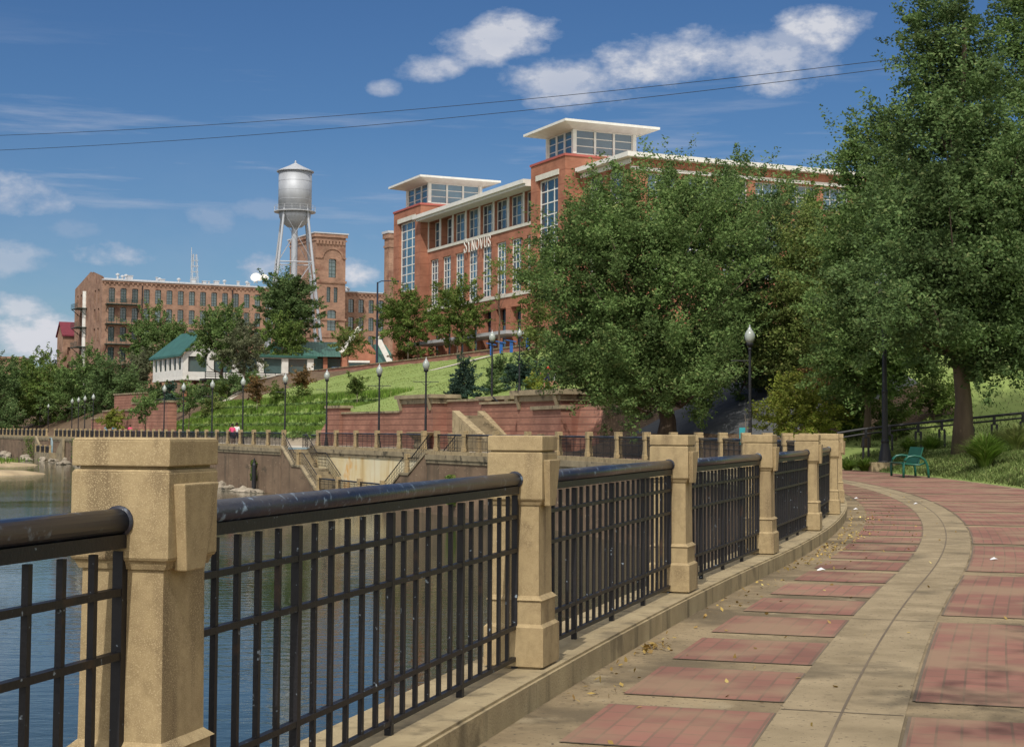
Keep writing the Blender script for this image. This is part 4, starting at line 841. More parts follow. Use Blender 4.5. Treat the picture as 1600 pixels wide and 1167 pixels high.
for k in range(16): a_ = 2*PI*k/16; b.box((rT+.7)*math.cos(a_)-.02, (rT+.7)*math.cos(a_)+.02, (rT+.7)*math.sin(a_)-.02, (rT+.7)*math.sin(a_)+.02, zb, zb+.95)
b.build('walkway', MT['steel'], WT)
z0 = 8.5; rt, rb = rT*.97, 47*k_
angs = [R(a_) for a_ in (-32, 58, 148, 238)]; tp = [Vector((rt*math.cos(a_), rt*math.sin(a_), zb+.3)) for a_ in angs]; bt = [Vector((rb*1.4*math.cos(a_), rb*1.4*math.sin(a_), z0)) for a_ in angs]
for a_, c_ in zip(tp, bt): q = MB(); q.tube([a_, c_], [.21, .27], 8); q.build('leg', MT['silver'], WT)
for f in (.3, .62, .9):
    q = MB()
    for i in range(4): q.tube([tp[i].lerp(bt[i], f), tp[(i+1) % 4].lerp(bt[(i+1) % 4], f)], .11, 6)
    q.build('ring_strut', MT['silver'], WT)
q = MB(); fs = (0.02, .3, .62, .9)
for i in range(4):
    j = (i+1) % 4
    for f0, f1 in zip(fs[:-1], fs[1:]): q.tube([tp[i].lerp(bt[i], f0), tp[j].lerp(bt[j], f1)], .045, 4); q.tube([tp[j].lerp(bt[j], f0), tp[i].lerp(bt[i], f1)], .045, 4)
q.build('cross_brace', MT['silver'], WT)
q = MB(); q.tube([(0, 0, zc(356)), (0, 0, z0)], .55, 14); q.build('riser_pipe', MT['silver'], WT)

# ---- pavilion with green hipped roofs
P = at(452, 580, 262); o = empty('green_roofed_pavilion', (P[0]-4, 262, 0), R(12)); tag(o, 'low brick pavilion with green hipped roofs and white gable atop the lawn', 'building')
zg = 8.6; ze = float(at(500, 557, 262)[2]); zr = float(at(500, 532, 262)[2]); b = MB()
b.box(0, 14, .8, 1.2, zg, ze); 
for x in (0, 2.6, 6.2, 9.6, 13.2): b.box(x, x+.7, -.6, .1, zg, ze)
b.build('brick_pier', MT['office'], o)
b = MB(); b.box(.3, 13.8, .5, .78, zg, ze-.2); b.build('shaded_glazing', MT['glass_mill'], o)
b = MB(); b.hexa([(-1.2, -1.6, ze), (12.5, -1.6, ze), (12.5, 7, ze), (-1.2, 7, ze), (1.5, 2.4, zr), (12.5, 2.4, zr), (12.5, 3.4, zr), (1.5, 3.4, zr)])
for k in range(26): b.beam((-1+k*.52, -1.63, ze+.02), (max(1.6, -1+k*.52), 2.4, zr+.03), .06, .06)
b.build('green_roof', MT['green_roof'], o)
b = MB(); b.box(12.6, 18.2, -2.6, 4, zg, ze+.9); b.add([(12.6, -2.6, ze+.9), (18.2, -2.6, ze+.9), (15.4, -2.6, zr+1.6)], [(0, 1, 2)]); b.build('brick_gable', MT['office'], o)
b = MB(); b.beam((12.2, -2.75, ze+.7), (15.4, -2.75, zr+2.2), .3, .8); b.beam((21.5, -2.75, ze-2.6), (18.4, -2.75, zr+.7), .3, .9); b.beam((13.6, -2.72, ze-.8), (17.2, -2.72, ze-.8), .12, .35); b.build('white_bargeboard', MT['white'], o)
b = MB(); b.box(13.7, 17.1, -2.68, -2.61, zg+.5, ze-1); b.build('dark_window', MT['glass_mill'], o)
b = MB(); b.hexa([(18.3, -2, ze-1.2), (23.0, -2, ze-2.2), (23, 6, ze-2.2), (18.3, 6, ze-1.2), (18.3, 0, zr-.4), (20.3, 1, zr-.4), (20.3, 3, zr-.4), (18.3, 3, zr-.4)]); b.build('side_roof', MT['green_roof'], o)
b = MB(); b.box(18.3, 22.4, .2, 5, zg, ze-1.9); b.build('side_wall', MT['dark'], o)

# ---- white restaurant on stilts with green roof
P = at(285, 600, 225); zf = float(at(285, 590, 225)[2]); ze = float(at(285, 555, 225)[2]); zr = float(at(300, 519, 226)[2])
o = empty('stilt_restaurant', (P[0], 225, 0), R(28)); tag(o, 'white restaurant with steep green metal roof raised on stilts above the far slope', 'building')
b = MB(); Lr = 9.5; Wr = 16; sl = .0
ops = [(.5+k*1.45, 1.55+k*1.45, zf+1.2, ze-.45) for k in range(5)]
wall_grid(b, (0, Wr, 0), (0, -1, 0), (1, 0, 0), Wr, zf, ze, [(.7+k*2.55, 2.3+k*2.55, zf+1.2, ze-.25) for k in range(6)], .2)
wall_grid(b, (0, 0, 0), (1, 0, 0), (0, 1, 0), 20, zf, ze, [(.8, 3.6, zf+.9, ze-.1), (4.6, 7.4, zf+.9, ze-.1), (8.4, 11.2, zf+.9, ze-.1), (12.2, 15, zf+.9, ze-.1), (16, 19, zf+.9, ze-.1)], .3)
b.add([(0, 0, ze), (6.5, 0, ze), (3.0, 0, zr-.4)], [(0, 1, 2)]); b.box(-.05, 20, -.05, Wr, zf-.3, zf)
b.build('white_wall', MT['white'], o)
b = MB(); b.box(.4, 19.8, .4, Wr-.2, zf+.2, ze-.05); b.build('dark_interior', MT['glass_mill'], o)
b = MB(); b.hexa([(-.5, -.6, ze-.15), (-.5, Wr+.6, ze-.15), (3.0, Wr-4.5, zr), (3.0, -.6, zr), (-.5, -.6, ze+.15), (-.5, Wr+.6, ze+.15), (3.0, Wr-4.5, zr+.35), (3.0, -.6, zr+.35)])
b.hexa([(3.0, -.6, zr), (3.0, Wr-4.5, zr), (7.2, Wr+.6, ze-.2), (7.2, -.6, ze-.2), (3.0, -.6, zr+.35), (3.0, Wr-4.5, zr+.35), (7.2, Wr+.6, ze+.15), (7.2, -.6, ze+.15)])
b.build('green_roof', MT['green_roof'], o)
b = MB(); b.box(6.6, 20.4, -.4, Wr, ze+.05, ze+.4); b.build('flat_roof', MT['green_roof'], o)
for x, y in ((.5, .5), (.5, 8), (.5, 15), (4, .5), (4, 7), (8, .5), (12, .5), (16, .5)): q = MB(); q.box(x-.25, x+.25, y-.25, y+.25, 0, zf-.3); q.build('stilt', MT['office'], o)
b = MB(); b.box(2.5, 16, -2.6, -.06, zf-.4, zf-.1)
for z in (.25, .55, .85): b.box(2.5, 16, -2.65, -2.6, zf-.1+z, zf+z)
for k in range(10): b.box(2.5+k*1.5, 2.6+k*1.5, -2.65, -2.6, zf-.1, zf+.9)
b.build('dark_deck', MT['dark'], o)
# crest kerb wall of the lawn
t = MB()
for i, s in enumerate(np.arange(133, 262, 4)): sblock(t, s, s+4, 35.3, 35.8, 8.2, 9.75, ds=2)
o = t.build('crest_wall', MT['redbrick']); tag(o, 'low brick kerb wall running along the top of the grassy slope', 'wall'); t = MB(); sblock(t, 133, 265, 35.22, 35.88, 9.752, 9.86, ds=3); t.build('stone_cap', MT['coping'], o)
# ================================================================= VEGETATION
def cards(name, C, L, Wd, m, parent=None, up=0.3, seed=0, hang=0.0, mesh_only=False):
    """many small leaf-shaped faces centred on C"""
    r = np.random.default_rng(seed); n = len(C); d = r.normal(size=(n, 3)); d[:, 2] = d[:, 2]*.6-hang; d /= np.linalg.norm(d, axis=1)[:, None]
    q = r.normal(size=(n, 3)); q[:, 2] += up; b = np.cross(d, q); b /= np.linalg.norm(b, axis=1)[:, None]+1e-9
    l = (L*r.uniform(.65, 1.35, n)/2)[:, None]; w_ = (Wd*r.uniform(.7, 1.3, n)/2)[:, None]
    V = np.empty((n, 4, 3), np.float32); V[:, 0] = C-d*l; V[:, 1] = C+b*w_-d*l*.1; V[:, 2] = C+d*l; V[:, 3] = C-b*w_-d*l*.1
    me = bpy.data.meshes.new(name); me.vertices.add(4*n); me.vertices.foreach_set('co', V.ravel()); me.loops.add(4*n); me.loops.foreach_set('vertex_index', np.arange(4*n, dtype=np.int32))
    me.polygons.add(n); me.polygons.foreach_set('loop_start', np.arange(0, 4*n, 4, dtype=np.int32)); me.polygons.foreach_set('loop_total', np.full(n, 4, np.int32)); me.materials.append(m); me.update(calc_edges=True)
    return me if mesh_only else link(name, me, parent)
def crown_points(lobes, ncl, nlf, cs, seed, cone=0.0, shell=.5, rough=.25):
    """lobes: (cx,cy,cz,rx,ry,rz) ; returns leaf centres and clump centres"""
    r = np.random.default_rng(seed); lb = np.array(lobes, float); vol = (lb[:, 3]*lb[:, 4]+lb[:, 3]*lb[:, 5]+lb[:, 4]*lb[:, 5]); k = r.choice(len(lb), ncl, p=vol/vol.sum())
    d = r.normal(size=(ncl, 3)); d /= np.linalg.norm(d, axis=1)[:, None]; rad = 1-shell*r.random(ncl)**1.4
    ax = r.normal(size=(9, 3)); ax /= np.linalg.norm(ax, axis=1)[:, None]
    bump = 1+rough*np.tanh(1.6*sum(np.sin(4.2*(d@a)+i*1.9+k*.7) for i, a in enumerate(ax))/2.2)*.8
    P = d*(rad*bump)[:, None]*lb[k, 3:6]; t = np.clip((P[:, 2]/lb[k, 5]+1)/2, 0, 1.2)
    if cone: P[:, :2] *= (1.12-cone*t**1.3)[:, None]
    P += lb[k, :3]; sz = cs*r.uniform(.55, 1.45, ncl)
    out = d.copy(); out[:, 2] += .25; ids = np.repeat(np.arange(ncl), nlf); g = r.normal(size=(ncl*nlf, 3))
    g /= np.linalg.norm(g, axis=1)[:, None]+1e-9; g *= (r.random(ncl*nlf)**.45*1.6)[:, None]; g[:, 2] *= .7
    out += r.normal(size=(ncl, 3))*.35; tt = r.random(ncl*nlf)**1.3; lg = r.uniform(.4, 1.7, ncl)
    Q = P[ids]+g*(sz[ids]*.5*(1-.72*tt))[:, None]+out[ids]*(sz[ids]*lg[ids]*tt)[:, None]
    return Q, P
def tree(name, label, base, lobes, ncl, nlf, cs, leaf, m, seed, tr=.2, bark='bark', cone=0.0, shell=.5, rough=.25, hang=.15, group=None, cat='tree', limbs=14, trunk_top=.75, lw=.5, lean=(0, 0)):
    bz = float(gz(base[0], base[1])) if len(base) == 2 else base[2]
    root = empty(name, (base[0], base[1], bz)); inv = np.array(root.location); tag(root, label, cat, group)
    lb = [(a-inv[0], b-inv[1], c-inv[2], d, e, f) for a, b, c, d, e, f in lobes]
    Q, P = crown_points(lb, ncl, nlf, cs, seed, cone, shell, rough)
    Q2, _p = crown_points([(a, b, c, d*.8, e*.8, f*.8) for a, b, c, d, e, f in lb], max(4, ncl//7), nlf, cs*1.5, seed+77, cone, .9, .1); Q = np.concatenate([Q, Q2])
    cards('crown', Q, leaf, leaf*lw, m, root, seed=seed+1, hang=hang)
    top = max(l[2]+l[5] for l in lb)*trunk_top; r = random.Random(seed); cx = sum(l[0] for l in lb)/len(lb); cy = sum(l[1] for l in lb)/len(lb)
    tp = []; n = 7
    for i in range(n+1):
        f = i/n; tp.append(Vector((cx*f**1.5+lean[0]*f+r.uniform(-.5, .5)*tr*(f > 0)*1.2, cy*f**1.5+lean[1]*f+r.uniform(-.5, .5)*tr*(f > 0)*1.2, -.3+(top+.3)*f)))
    t = MB(); t.tube(tp, [tr*(1.45 if i == 0 else 1.05-.85*i/n) for i in range(n+1)], 9); t.build('trunk', MT[bark], root, True)
    low = sorted(range(len(P)), key=lambda i: P[i][2]); b = MB(); pick = r.sample(range(len(P)), min(limbs, len(P)))
    for i in pick:
        e = Vector(P[i]); f = min(.95, max(.25, (e.z/top)*.62)); k = f*n; a = tp[int(k)].lerp(tp[min(n, int(k)+1)], k-int(k)); mid = a.lerp(e, .5)+Vector((0, 0, -.12*(e-a).length))
        w0 = tr*.42*(1.1-f); b.tube([a, a.lerp(mid, .6)+Vector((0, 0, .03)), mid, e], [w0, w0*.75, w0*.5, w0*.15], 5)
    if pick: b.build('limbs', MT[bark], root, True)
    return root
def L_(px, py, Y, hw, hh, dp=None):   # a lobe centred on a pixel direction at depth Y, half sizes in picture pixels, dp depth radius in metres
    p = at(px, py, Y); k = Y/FPX; return (p[0], p[1], p[2], hw*k, dp or hw*k*.85, hh*k)
def ptree(name, label, px, Y, ytop, ybot, hw, m, seed, dens=1.0, cs=None, leaf=None, base=None, **kw):
    k = Y/FPX; hw = hw*(1.14 if hw > 24 else 1.0); l = L_(px, (ytop+ybot)/2, Y, hw*.93, (ybot-ytop)/2*.95); area = hw*(ybot-ytop)*1.5; dens = dens*1.15
    leaf = leaf or max(.13, 3.6*k); ncl = int(max(30, min(420, area/42)*dens)); nlf = int(64*dens**.5)
    x = at(px, 600, Y)[0]
    if kw.get('cone', 0) > .6: kw['cone'] = 0; hh = ybot-ytop; kw['lobes'] = [L_(px, ybot-hh*f, Y, hw*w_, hh*.17) for f, w_ in ((.12, .85), (.3, .8), (.48, .62), (.66, .42), (.82, .24), (.93, .1))]
    return tree(name, label, base or (x, Y), kw.pop('lobes', None) or [l], ncl, nlf, cs or max(.35, 9.0*k), leaf, MT[m], seed, **kw)
# --- the big oak mass in the middle
b0 = at(1040, 670, 75)
tree('oak_tree', 'largest broad oak with dense rounded crown hiding the right half of the office building', (b0[0], 75.0),
     [L_(1010, 352, 75, 100, 88), L_(930, 420, 74, 95, 90), L_(1040, 440, 73, 130, 120), L_(936, 545, 74, 68, 64), L_(1030, 575, 72, 130, 66), L_(985, 594, 74, 90, 46), L_(1095, 358, 76, 66, 64), L_(935, 366, 76, 48, 42), L_(896, 485, 75, 36, 52)],
     900, 150, .95, .17, MT['leaf_oak'], 11, tr=.42, limbs=60, shell=.5, rough=.34)
tree('oak_tree', 'dark dense oak directly right of the largest oak, reaching the same height', (at(1180, 670, 80)[0], 80.0),
     [L_(1165, 342, 80, 76, 80), L_(1195, 430, 79, 80, 110), L_(1140, 520, 78, 85, 90), L_(1215, 540, 80, 60, 80)],
     450, 150, .95, .17, MT['leaf_dark'], 12, tr=.35, limbs=30, shell=.5, cone=.2, rough=.34)
tree('young_tree', 'thin olive tree with airy crown at the left flank of the largest oak', (at(838, 640, 106)[0], 106.0),
     [L_(846, 440, 106, 36, 66), L_(838, 520, 106, 27, 50)], 190, 50, .6, .19, MT['leaf_olive'], 13, tr=.1, limbs=22, shell=.9, rough=.3)
tree('oak_tree', 'yellowish green tree between the dark oak and the tall trees at right', (at(1275, 660, 76)[0], 76.0),
     [L_(1280, 418, 76, 50, 76), L_(1290, 470, 75, 75, 95), L_(1265, 545, 75, 65, 70)],
     420, 150, .9, .17, MT['leaf_olive'], 14, tr=.3, limbs=30, cone=.35)
tree('cypress_tree', 'small pointed conifer top in front of the office wing windows', (at(1270, 600, 110)[0], 110.0, 8.5), [L_(1270, 330, 110, 18, 58)], 60, 60, .45, .2, MT['leaf_light'], 15, tr=.15, cone=.85, shell=.9)
# --- right side trees
bt = at(1504, 695, 48)
tree('willow_oak', 'tallest willow oak with straight bare lower trunk standing on the lawn behind the bench', (bt[0], 48.0),
     [L_(1478, 60, 48, 52, 80), L_(1490, 170, 48, 80, 90), L_(1515, 290, 47.5, 105, 100), L_(1480, 390, 47, 120, 90), L_(1560, 420, 47, 105, 90), L_(1450, 480, 46.5, 95, 60), L_(1560, 530, 47, 90, 50)],
     950, 145, .72, .135, MT['leaf_dark'], 21, tr=.27, limbs=55, shell=.55, rough=.38, trunk_top=.9)
tree('willow_oak', 'tall willow oak cut by the right edge of the photo, behind the bare trunk', (at(1640, 690, 54)[0], 54.0),
     [L_(1620, 20, 54, 55, 90), L_(1625, 150, 54, 70, 110), L_(1640, 320, 54, 90, 130), L_(1630, 480, 53, 90, 80)],
     550, 130, .75, .14, MT['leaf_oak'], 22, tr=.3, limbs=30, shell=.6)
tree('willow_oak', 'mid height willow oak with ragged top above the lawn lamp post', (at(1352, 690, 60)[0], 60.0),
     [L_(1372, 240, 60, 48, 55), L_(1385, 320, 60, 75, 80), L_(1365, 420, 59, 85, 90), L_(1390, 520, 58, 90, 70), L_(1345, 560, 59, 70, 50)],
     650, 145, .78, .15, MT['leaf_oak'], 23, tr=.14, limbs=40, shell=.6, rough=.32)
tree('young_tree', 'small pale tree with thin leaves left of the bare trunk, behind the slope railing', (at(1460, 680, 64)[0], 64.0), [L_(1462, 618, 64, 42, 34)], 120, 40, .4, .13, MT['leaf_light'], 24, tr=.06, shell=.9)
# shading tree behind the viewer, on the lawn side of the walk
tree('willow_oak', 'willow oak beside the walk whose shadow falls on the nearest pavers', (6.2, -2.2), [(2.9, 1.2, 8.0, 2.3, 1.7, 1.4), (6.0, -1.6, 8.6, 3.0, 3.0, 2.8)], 170, 70, .6, .14, MT['leaf_oak'], 25, tr=.25, limbs=20, shell=.8)
# --- shrubs of the right slope
SH = [(1245, 62, 598, 682, 56, 'leaf_yellow', 'big yellow green shrub in front of the dark cloth covered bank'), (1335, 63, 592, 690, 40, 'leaf_light', 'light green shrub between the yellow shrub and the lawn lamp post'),
      (1295, 66, 575, 650, 34, 'leaf_rust', 'shrub with rusty tips behind the yellow green shrub'), (1400, 62, 624, 680, 20, 'leaf_light', 'leafy shrub behind the lawn lamp post'),
      (1000, 82, 640, 690, 24, 'leaf_dark', 'dark rounded shrub left of the big oak trunk'), (965, 84, 640, 690, 20, 'leaf_dark', 'small dark rounded shrub further left under the big oak'),
      (893, 88, 634, 662, 15, 'leaf_oak', 'clipped round shrub right of the tall brick bastion'), (1085, 86, 612, 655, 30, 'leaf_oak', 'loose shrub on the bank right of the big oak trunk')]
for i, (px, Y, yt, yb, hw, m, lb) in enumerate(SH): ptree('shrub', lb, px, Y, yt, yb, hw, m, 300+i, dens=1.0, rough=.55, leaf=.12, cs=.38, cat='shrub', tr=.05, limbs=8, trunk_top=.6, hang=0, base=None)
# bare sapling before the lamp
P = at(1166, 680, 58); root = empty('bare_sapling', (P[0], 58, gz(P[0], 58))); tag(root, 'leafless grey sapling in front of the promenade lamp post', 'sapling'); b = MB(); b.tube([(0, 0, 0), (.03, 0, .7), (-.05, 0, 1.9)], [.03, .022, .008], 6); r = random.Random(3)
for k in range(26): z = r.uniform(.35, 1.75); a = r.uniform(0, 2*PI); l = r.uniform(.2, .55)*(1.2-z*.4); b.tube([(0, 0, z), (l*math.cos(a)*.6, l*math.sin(a)*.6, z+.1*l), (l*math.cos(a), l*math.sin(a), z+.25*l)], [.008, .005, .002], 4)
b.build('twigs', MT['bark_pale'], root)
# --- terrace planting near the garden stairs
CF = [(725, 104, 562, 626, 27, 'leaf_blue', .9, 'lone drooping conifer on the grass above the brick wall'), (787, 116, 556, 612, 26, 'leaf_dark', .3, 'dark shrub left of the two lamp posts by the garden stairs'), (820, 108, 556, 618, 34, 'leaf_blue', .4, 'spreading blue green conifer between the two lamp posts'),
      (850, 104, 570, 622, 36, 'leaf_blue', .4, 'spreading blue green conifer beside the running figures'), (770, 108, 596, 622, 13, 'leaf_dark', .2, 'small dark shrub at the head of the garden stairs'), (838, 99, 590, 612, 17, 'leaf_yellow', 0, 'low round bush in front of the running figures')]
for i, (px, Y, yt, yb, hw, m, cn, lb) in enumerate(CF): ptree('conifer' if m == 'leaf_blue' else 'shrub', lb, px, Y, yt, yb, hw, m, 340+i, dens=1.2, leaf=.16, cs=.35, cat='conifer' if m == 'leaf_blue' else 'shrub', tr=.07, limbs=10, cone=cn, shell=.8, trunk_top=.8)
# --- trees in front of the office building and pavilion
TR = [(637, 205, 445, 556, 45, 'leaf_light', 1.0, 0, 'leafy young tree at the left corner of the office building', .1), (714, 190, 435, 548, 41, 'leaf_light', 1.0, .2, 'leafy young tree under the roof lettering of the office building', .1),
      (544, 235, 502, 562, 25, 'leaf_olive', .8, .2, 'little tree in front of the white pavilion gable', .1), (632, 212, 542, 570, 24, 'leaf_rust', 1.0, 0, 'low brownish tree beneath the young tree at the office corner', .1),
      (449, 262, 418, 540, 45, 'leaf_dark', 1.5, .55, 'tall dark tree in front of the water tower legs', .3), (440, 246, 497, 572, 37, 'leaf_light', 1.0, .2, 'bright leafy tree before the pavilion, below the tall dark tree', .15),
      (382, 210, 500, 590, 32, 'leaf_grey', .8, .1, 'greyish half bare tree right of the stilted restaurant', .15), (346, 214, 480, 568, 44, 'leaf_oak', 1.4, .1, 'full green tree covering the right part of the stilted restaurant', .25),
      (250, 290, 486, 596, 46, 'leaf_oak', 1.2, .1, 'full green tree in front of the mill, left of the restaurant roof', .25), (212, 275, 545, 612, 27, 'leaf_grey', 1.0, .2, 'dull grey green tree left of the stilted restaurant', .15),
      (780, 172, 388, 462, 27, 'leaf_olive', .22, 0, 'very sparse tall thin tree in front of the office facade', .12),
      (228, 160, 617, 656, 17, 'leaf_oak', 1.2, .1, 'small round tree on the far promenade before the brick retaining wall', .08), (173, 190, 642, 668, 14, 'leaf_yellow', 1, .1, 'small yellowish tree left of the small round promenade tree', .05),
      (266, 205, 598, 640, 9, 'leaf_blue', 1.2, .7, 'small blue green spruce below the stilted restaurant', .06), (296, 172, 598, 648, 17, 'leaf_oak', 1.0, .2, 'slim green tree at the foot of the pale slope path', .06),
      (344, 205, 596, 634, 13, 'leaf_light', .7, .2, 'sapling near the top of the grass steps, leftmost on the slope', .04), (402, 165, 590, 626, 12, 'leaf_rust', .8, .5, 'rusty leaved sapling on the grass steps', .04),
      (434, 165, 607, 628, 9, 'leaf_light', .5, .2, 'low bright sapling right of the rusty sapling', .03), (473, 165, 583, 605, 8, 'leaf_rust', .7, .4, 'tiny rusty sapling high on the grass slope', .03), (472, 158, 606, 630, 13, 'leaf_light', .35, .2, 'thin airy sapling on the grass steps below the tiny rusty one', .03),
      (558, 135, 594, 614, 10, 'leaf_light', .9, .1, 'bright little tree on the slope between two lamp posts', .04),
      (25, 296, 560, 668, 50, 'leaf_oak', 1.3, .2, 'leftmost riverside tree, touching the photo edge', .25), (78, 288, 556, 664, 48, 'leaf_light', 1.2, .2, 'lighter riverside tree second from the left edge', .25),
      (128, 278, 556, 662, 50, 'leaf_oak', 1.4, .15, 'round dark riverside tree left of the brick terraces', .3), (172, 268, 566, 660, 40, 'leaf_dark', 1.4, .2, 'dark riverside tree nearest the brick terraces', .25), (-25, 280, 560, 680, 45, 'leaf_dark', 1.2, .2, 'riverside tree mostly outside the left edge', .25),
      (55, 320, 575, 640, 40, 'leaf_dark', 1.2, .1, 'dark tree behind the leftmost riverside trees', .25), (10, 265, 630, 690, 22, 'leaf_dark', 1.2, .0, 'bushy dark growth overhanging the river at the left edge', .1)]
for i, (px, Y, yt, yb, hw, m, dn, cn, lb, tr) in enumerate(TR):
    ptree('tree', lb, px, Y, yt, yb, hw, m, 400+i*3, dens=dn, cone=cn, tr=tr*1.1, shell=.75, limbs=12, bark='bark_pale' if m in ('leaf_light', 'leaf_grey', 'leaf_rust') else 'bark', trunk_top=.85)
# hedge masses around the restaurant and the mulch slope
HD = [(318, 196, 606, 632, 22, 'leaf_dark', 'dark hedge below the restaurant deck, left part'), (365, 206, 590, 614, 30, 'leaf_dark', 'dark hedge below the restaurant deck, right part'), (395, 225, 588, 600, 16, 'leaf_oak', 'low hedge at the crest right of the restaurant'), (246, 212, 604, 626, 14, 'leaf_dark', 'dark bush under the restaurant stilts'),
      (330, 186, 626, 646, 16, 'leaf_olive', 'olive bush halfway up the pale slope path'), (200, 235, 588, 612, 18, 'leaf_dark', 'dark bush above the upper brick retaining wall')]
for i, (px, Y, yt, yb, hw, m, lb) in enumerate(HD): ptree('hedge', lb, px, Y, yt, yb, hw, m, 520+i, dens=1.4, cat='hedge', tr=.05, limbs=4, trunk_top=.5)
# ivy patches on the river wall
for px, s_, z_, lb in ((486, 108, 0, ''),): pass
def ivy(s0, z0, z1, wdt, off, lb, seed):
    r = np.random.default_rng(seed); n = 500; S = s0+r.normal(size=n)*wdt; Zs = z0+(z1-z0)*r.random(n); P = np.array([pt(a, off-.36-.12*abs(r.normal()), z) for a, z in zip(S, Zs)])
    o = cards('ivy', P, .22, .16, MT['leaf_light'], None, seed=seed); tag(o, lb, 'ivy')
ivy(79.8, -2.6, -1.1, .18, 0, 'narrow ivy streak on the river wall right of the stairs', 1); ivy(111.0, -2.2, -1.2, .12, 0, 'left of two small ivy tufts on the brown river wall', 2) if False else None
ivy(115.3, -2.4, -1.0, .2, 0, 'small ivy tuft on the brown river wall left of the stairs', 3); ivy(207, -2.6, -.1, 2.0, 0, 'large creeper patch hanging over the far river wall', 4); ivy(248, -3, 0, 3.0, 0, 'creeper covering the wall beyond the sunken landing', 5)
# grass
def blades(name, pts, hgt, wd, m, seed, lean=.35, parent=None):
    r = np.random.default_rng(seed); n = len(pts); C = np.array(pts, np.float32); a = r.uniform(0, 2*PI, n); h = hgt*r.uniform(.6, 1.3, n); la = r.uniform(0, 2*PI, n); le = h*lean*r.uniform(.2, 1.2, n)
    side = np.stack([np.cos(a), np.sin(a), 0*a], 1)*(wd/2); V = np.empty((n, 5, 3), np.float32)
    V[:, 0] = C-side; V[:, 1] = C+side; mid = C+np.stack([np.cos(la)*le*.4, np.sin(la)*le*.4, h*.6], 1); V[:, 2] = mid+side*.7; V[:, 4] = mid-side*.7; V[:, 3] = C+np.stack([np.cos(la)*le, np.sin(la)*le, h], 1)
    me = bpy.data.meshes.new(name); me.vertices.add(5*n); me.vertices.foreach_set('co', V.ravel()); me.loops.add(5*n); me.loops.foreach_set('vertex_index', np.arange(5*n, dtype=np.int32)); me.polygons.add(n)
    me.polygons.foreach_set('loop_start', np.arange(0, 5*n, 5, dtype=np.int32)); me.polygons.foreach_set('loop_total', np.full(n, 5, np.int32)); me.materials.append(m); me.update(calc_edges=True); return link(name, me, parent)
r = np.random.default_rng(5)
def scat(n, s0, s1, o0, o1, dz=0.0):
    S = r.uniform(s0, s1, n); O = r.uniform(o0, o1, n); return [pt(a, b, hz(a, b)+dz) for a, b in zip(S, O)]
P_ = []
for o0, o1, n in ((8.4, 10.0, 10000), (10.2, 12.0, 10000), (12.2, 14, 9500), (14.2, 16.5, 9000)): P_ += scat(n, 127, 200, o0, o1, -.02)
P2 = []
for o0, n in ((8.3, 3500), (10.15, 4000), (12.15, 4000), (14.15, 4000)): P2 += [pt(a, o0+r.normal()*.16, hz(a, o0-.12)+.1+r.random()*.5) for a in r.uniform(127, 199, n)]
tag(cards('dark_weeds', np.array(P2), .42, .2, MT['leaf_oak'], None, seed=31), kind='stuff', label='darker weeds hanging over the edges of the grass steps', cat='grass')
tag(blades('tall_grass', P_, .5, .085, MT['grassblade'], 1), kind='stuff', label='tall bright grass growing on the stepped lower slope', cat='grass')
P_ = scat(14000, 120, 200, 16.5, 35)+scat(9000, 86, 126, 8.6, 34); tag(blades('lawn_grass', P_, .045, .1, MT['grasspale'], 2, .8), kind='stuff', label='mown pale grass on the upper slope', cat='grass')
P_ = scat(16000, 30, 52, 4.85, 8)+scat(12000, 40, 58, 8, 20)+scat(9000, 56, 76, 14, 34); tag(blades('near_grass', P_, .1, .035, MT['grassnear'], 3, .8), kind='stuff', label='short lawn grass beside the walk and bench', cat='grass')
def clump(px, py, Y, rad, hgt, n, m, lb, seed):
    q = at(px, py, Y); z = gz(q[0], Y); rr = np.random.default_rng(seed); root = empty('ornamental_grass', (q[0], Y, z)); tag(root, lb, 'grass clump'); V = []; Fc = []
    for i in range(n):
        a = rr.uniform(0, 2*PI); sp = rr.uniform(.15, 1.0); h = hgt*rr.uniform(.7, 1.1)*(1.1-.45*sp); b0 = rr.uniform(0, .12*rad); w_ = .012+.006*rr.random(); c, s_ = math.cos(a), math.sin(a); k = len(V)
        for t, ww in ((0, 1), (.35, 1), (.7, .8), (1, .1)):
            rd = b0+rad*sp*t**1.6; zz = h*(1.7*t-.75*t*t)-.05
            V += [(c*rd-s_*w_*ww, s_*rd+c*w_*ww, zz), (c*rd+s_*w_*ww, s_*rd-c*w_*ww, zz)]
        for j in range(3): Fc.append((k+2*j, k+2*j+1, k+2*j+3, k+2*j+2))
    me = bpy.data.meshes.new('blades'); me.from_pydata(V, [], Fc); me.materials.append(MT[m]); me.update(); link('blades', me, root); return root
for i, a in enumerate([(1540, 745, 42, .95, 1.0, 900, 'grassblade', 'largest ornamental grass fountain at the lawn edge near the right side'), (1588, 715, 46, .9, .9, 600, 'grasspale', 'pale ornamental grass clump at the right edge behind the largest one'), (1455, 700, 52, .8, .6, 500, 'grassblade', 'low ornamental grass left of the bare trunk'),
      (1420, 702, 53, .6, .55, 400, 'grassblade', 'low ornamental grass behind the bench back'), (1352, 722, 50, .7, .5, 400, 'grassblade', 'low dark grass clump left of the bench'), (1325, 722, 51, .6, .45, 350, 'grassblade', 'low grass clump just right of the concrete posts'),
      (1560, 690, 50, .7, .7, 400, 'grasspale', 'dry looking grass clump right of the bare trunk')]): clump(*a, seed=70+i)
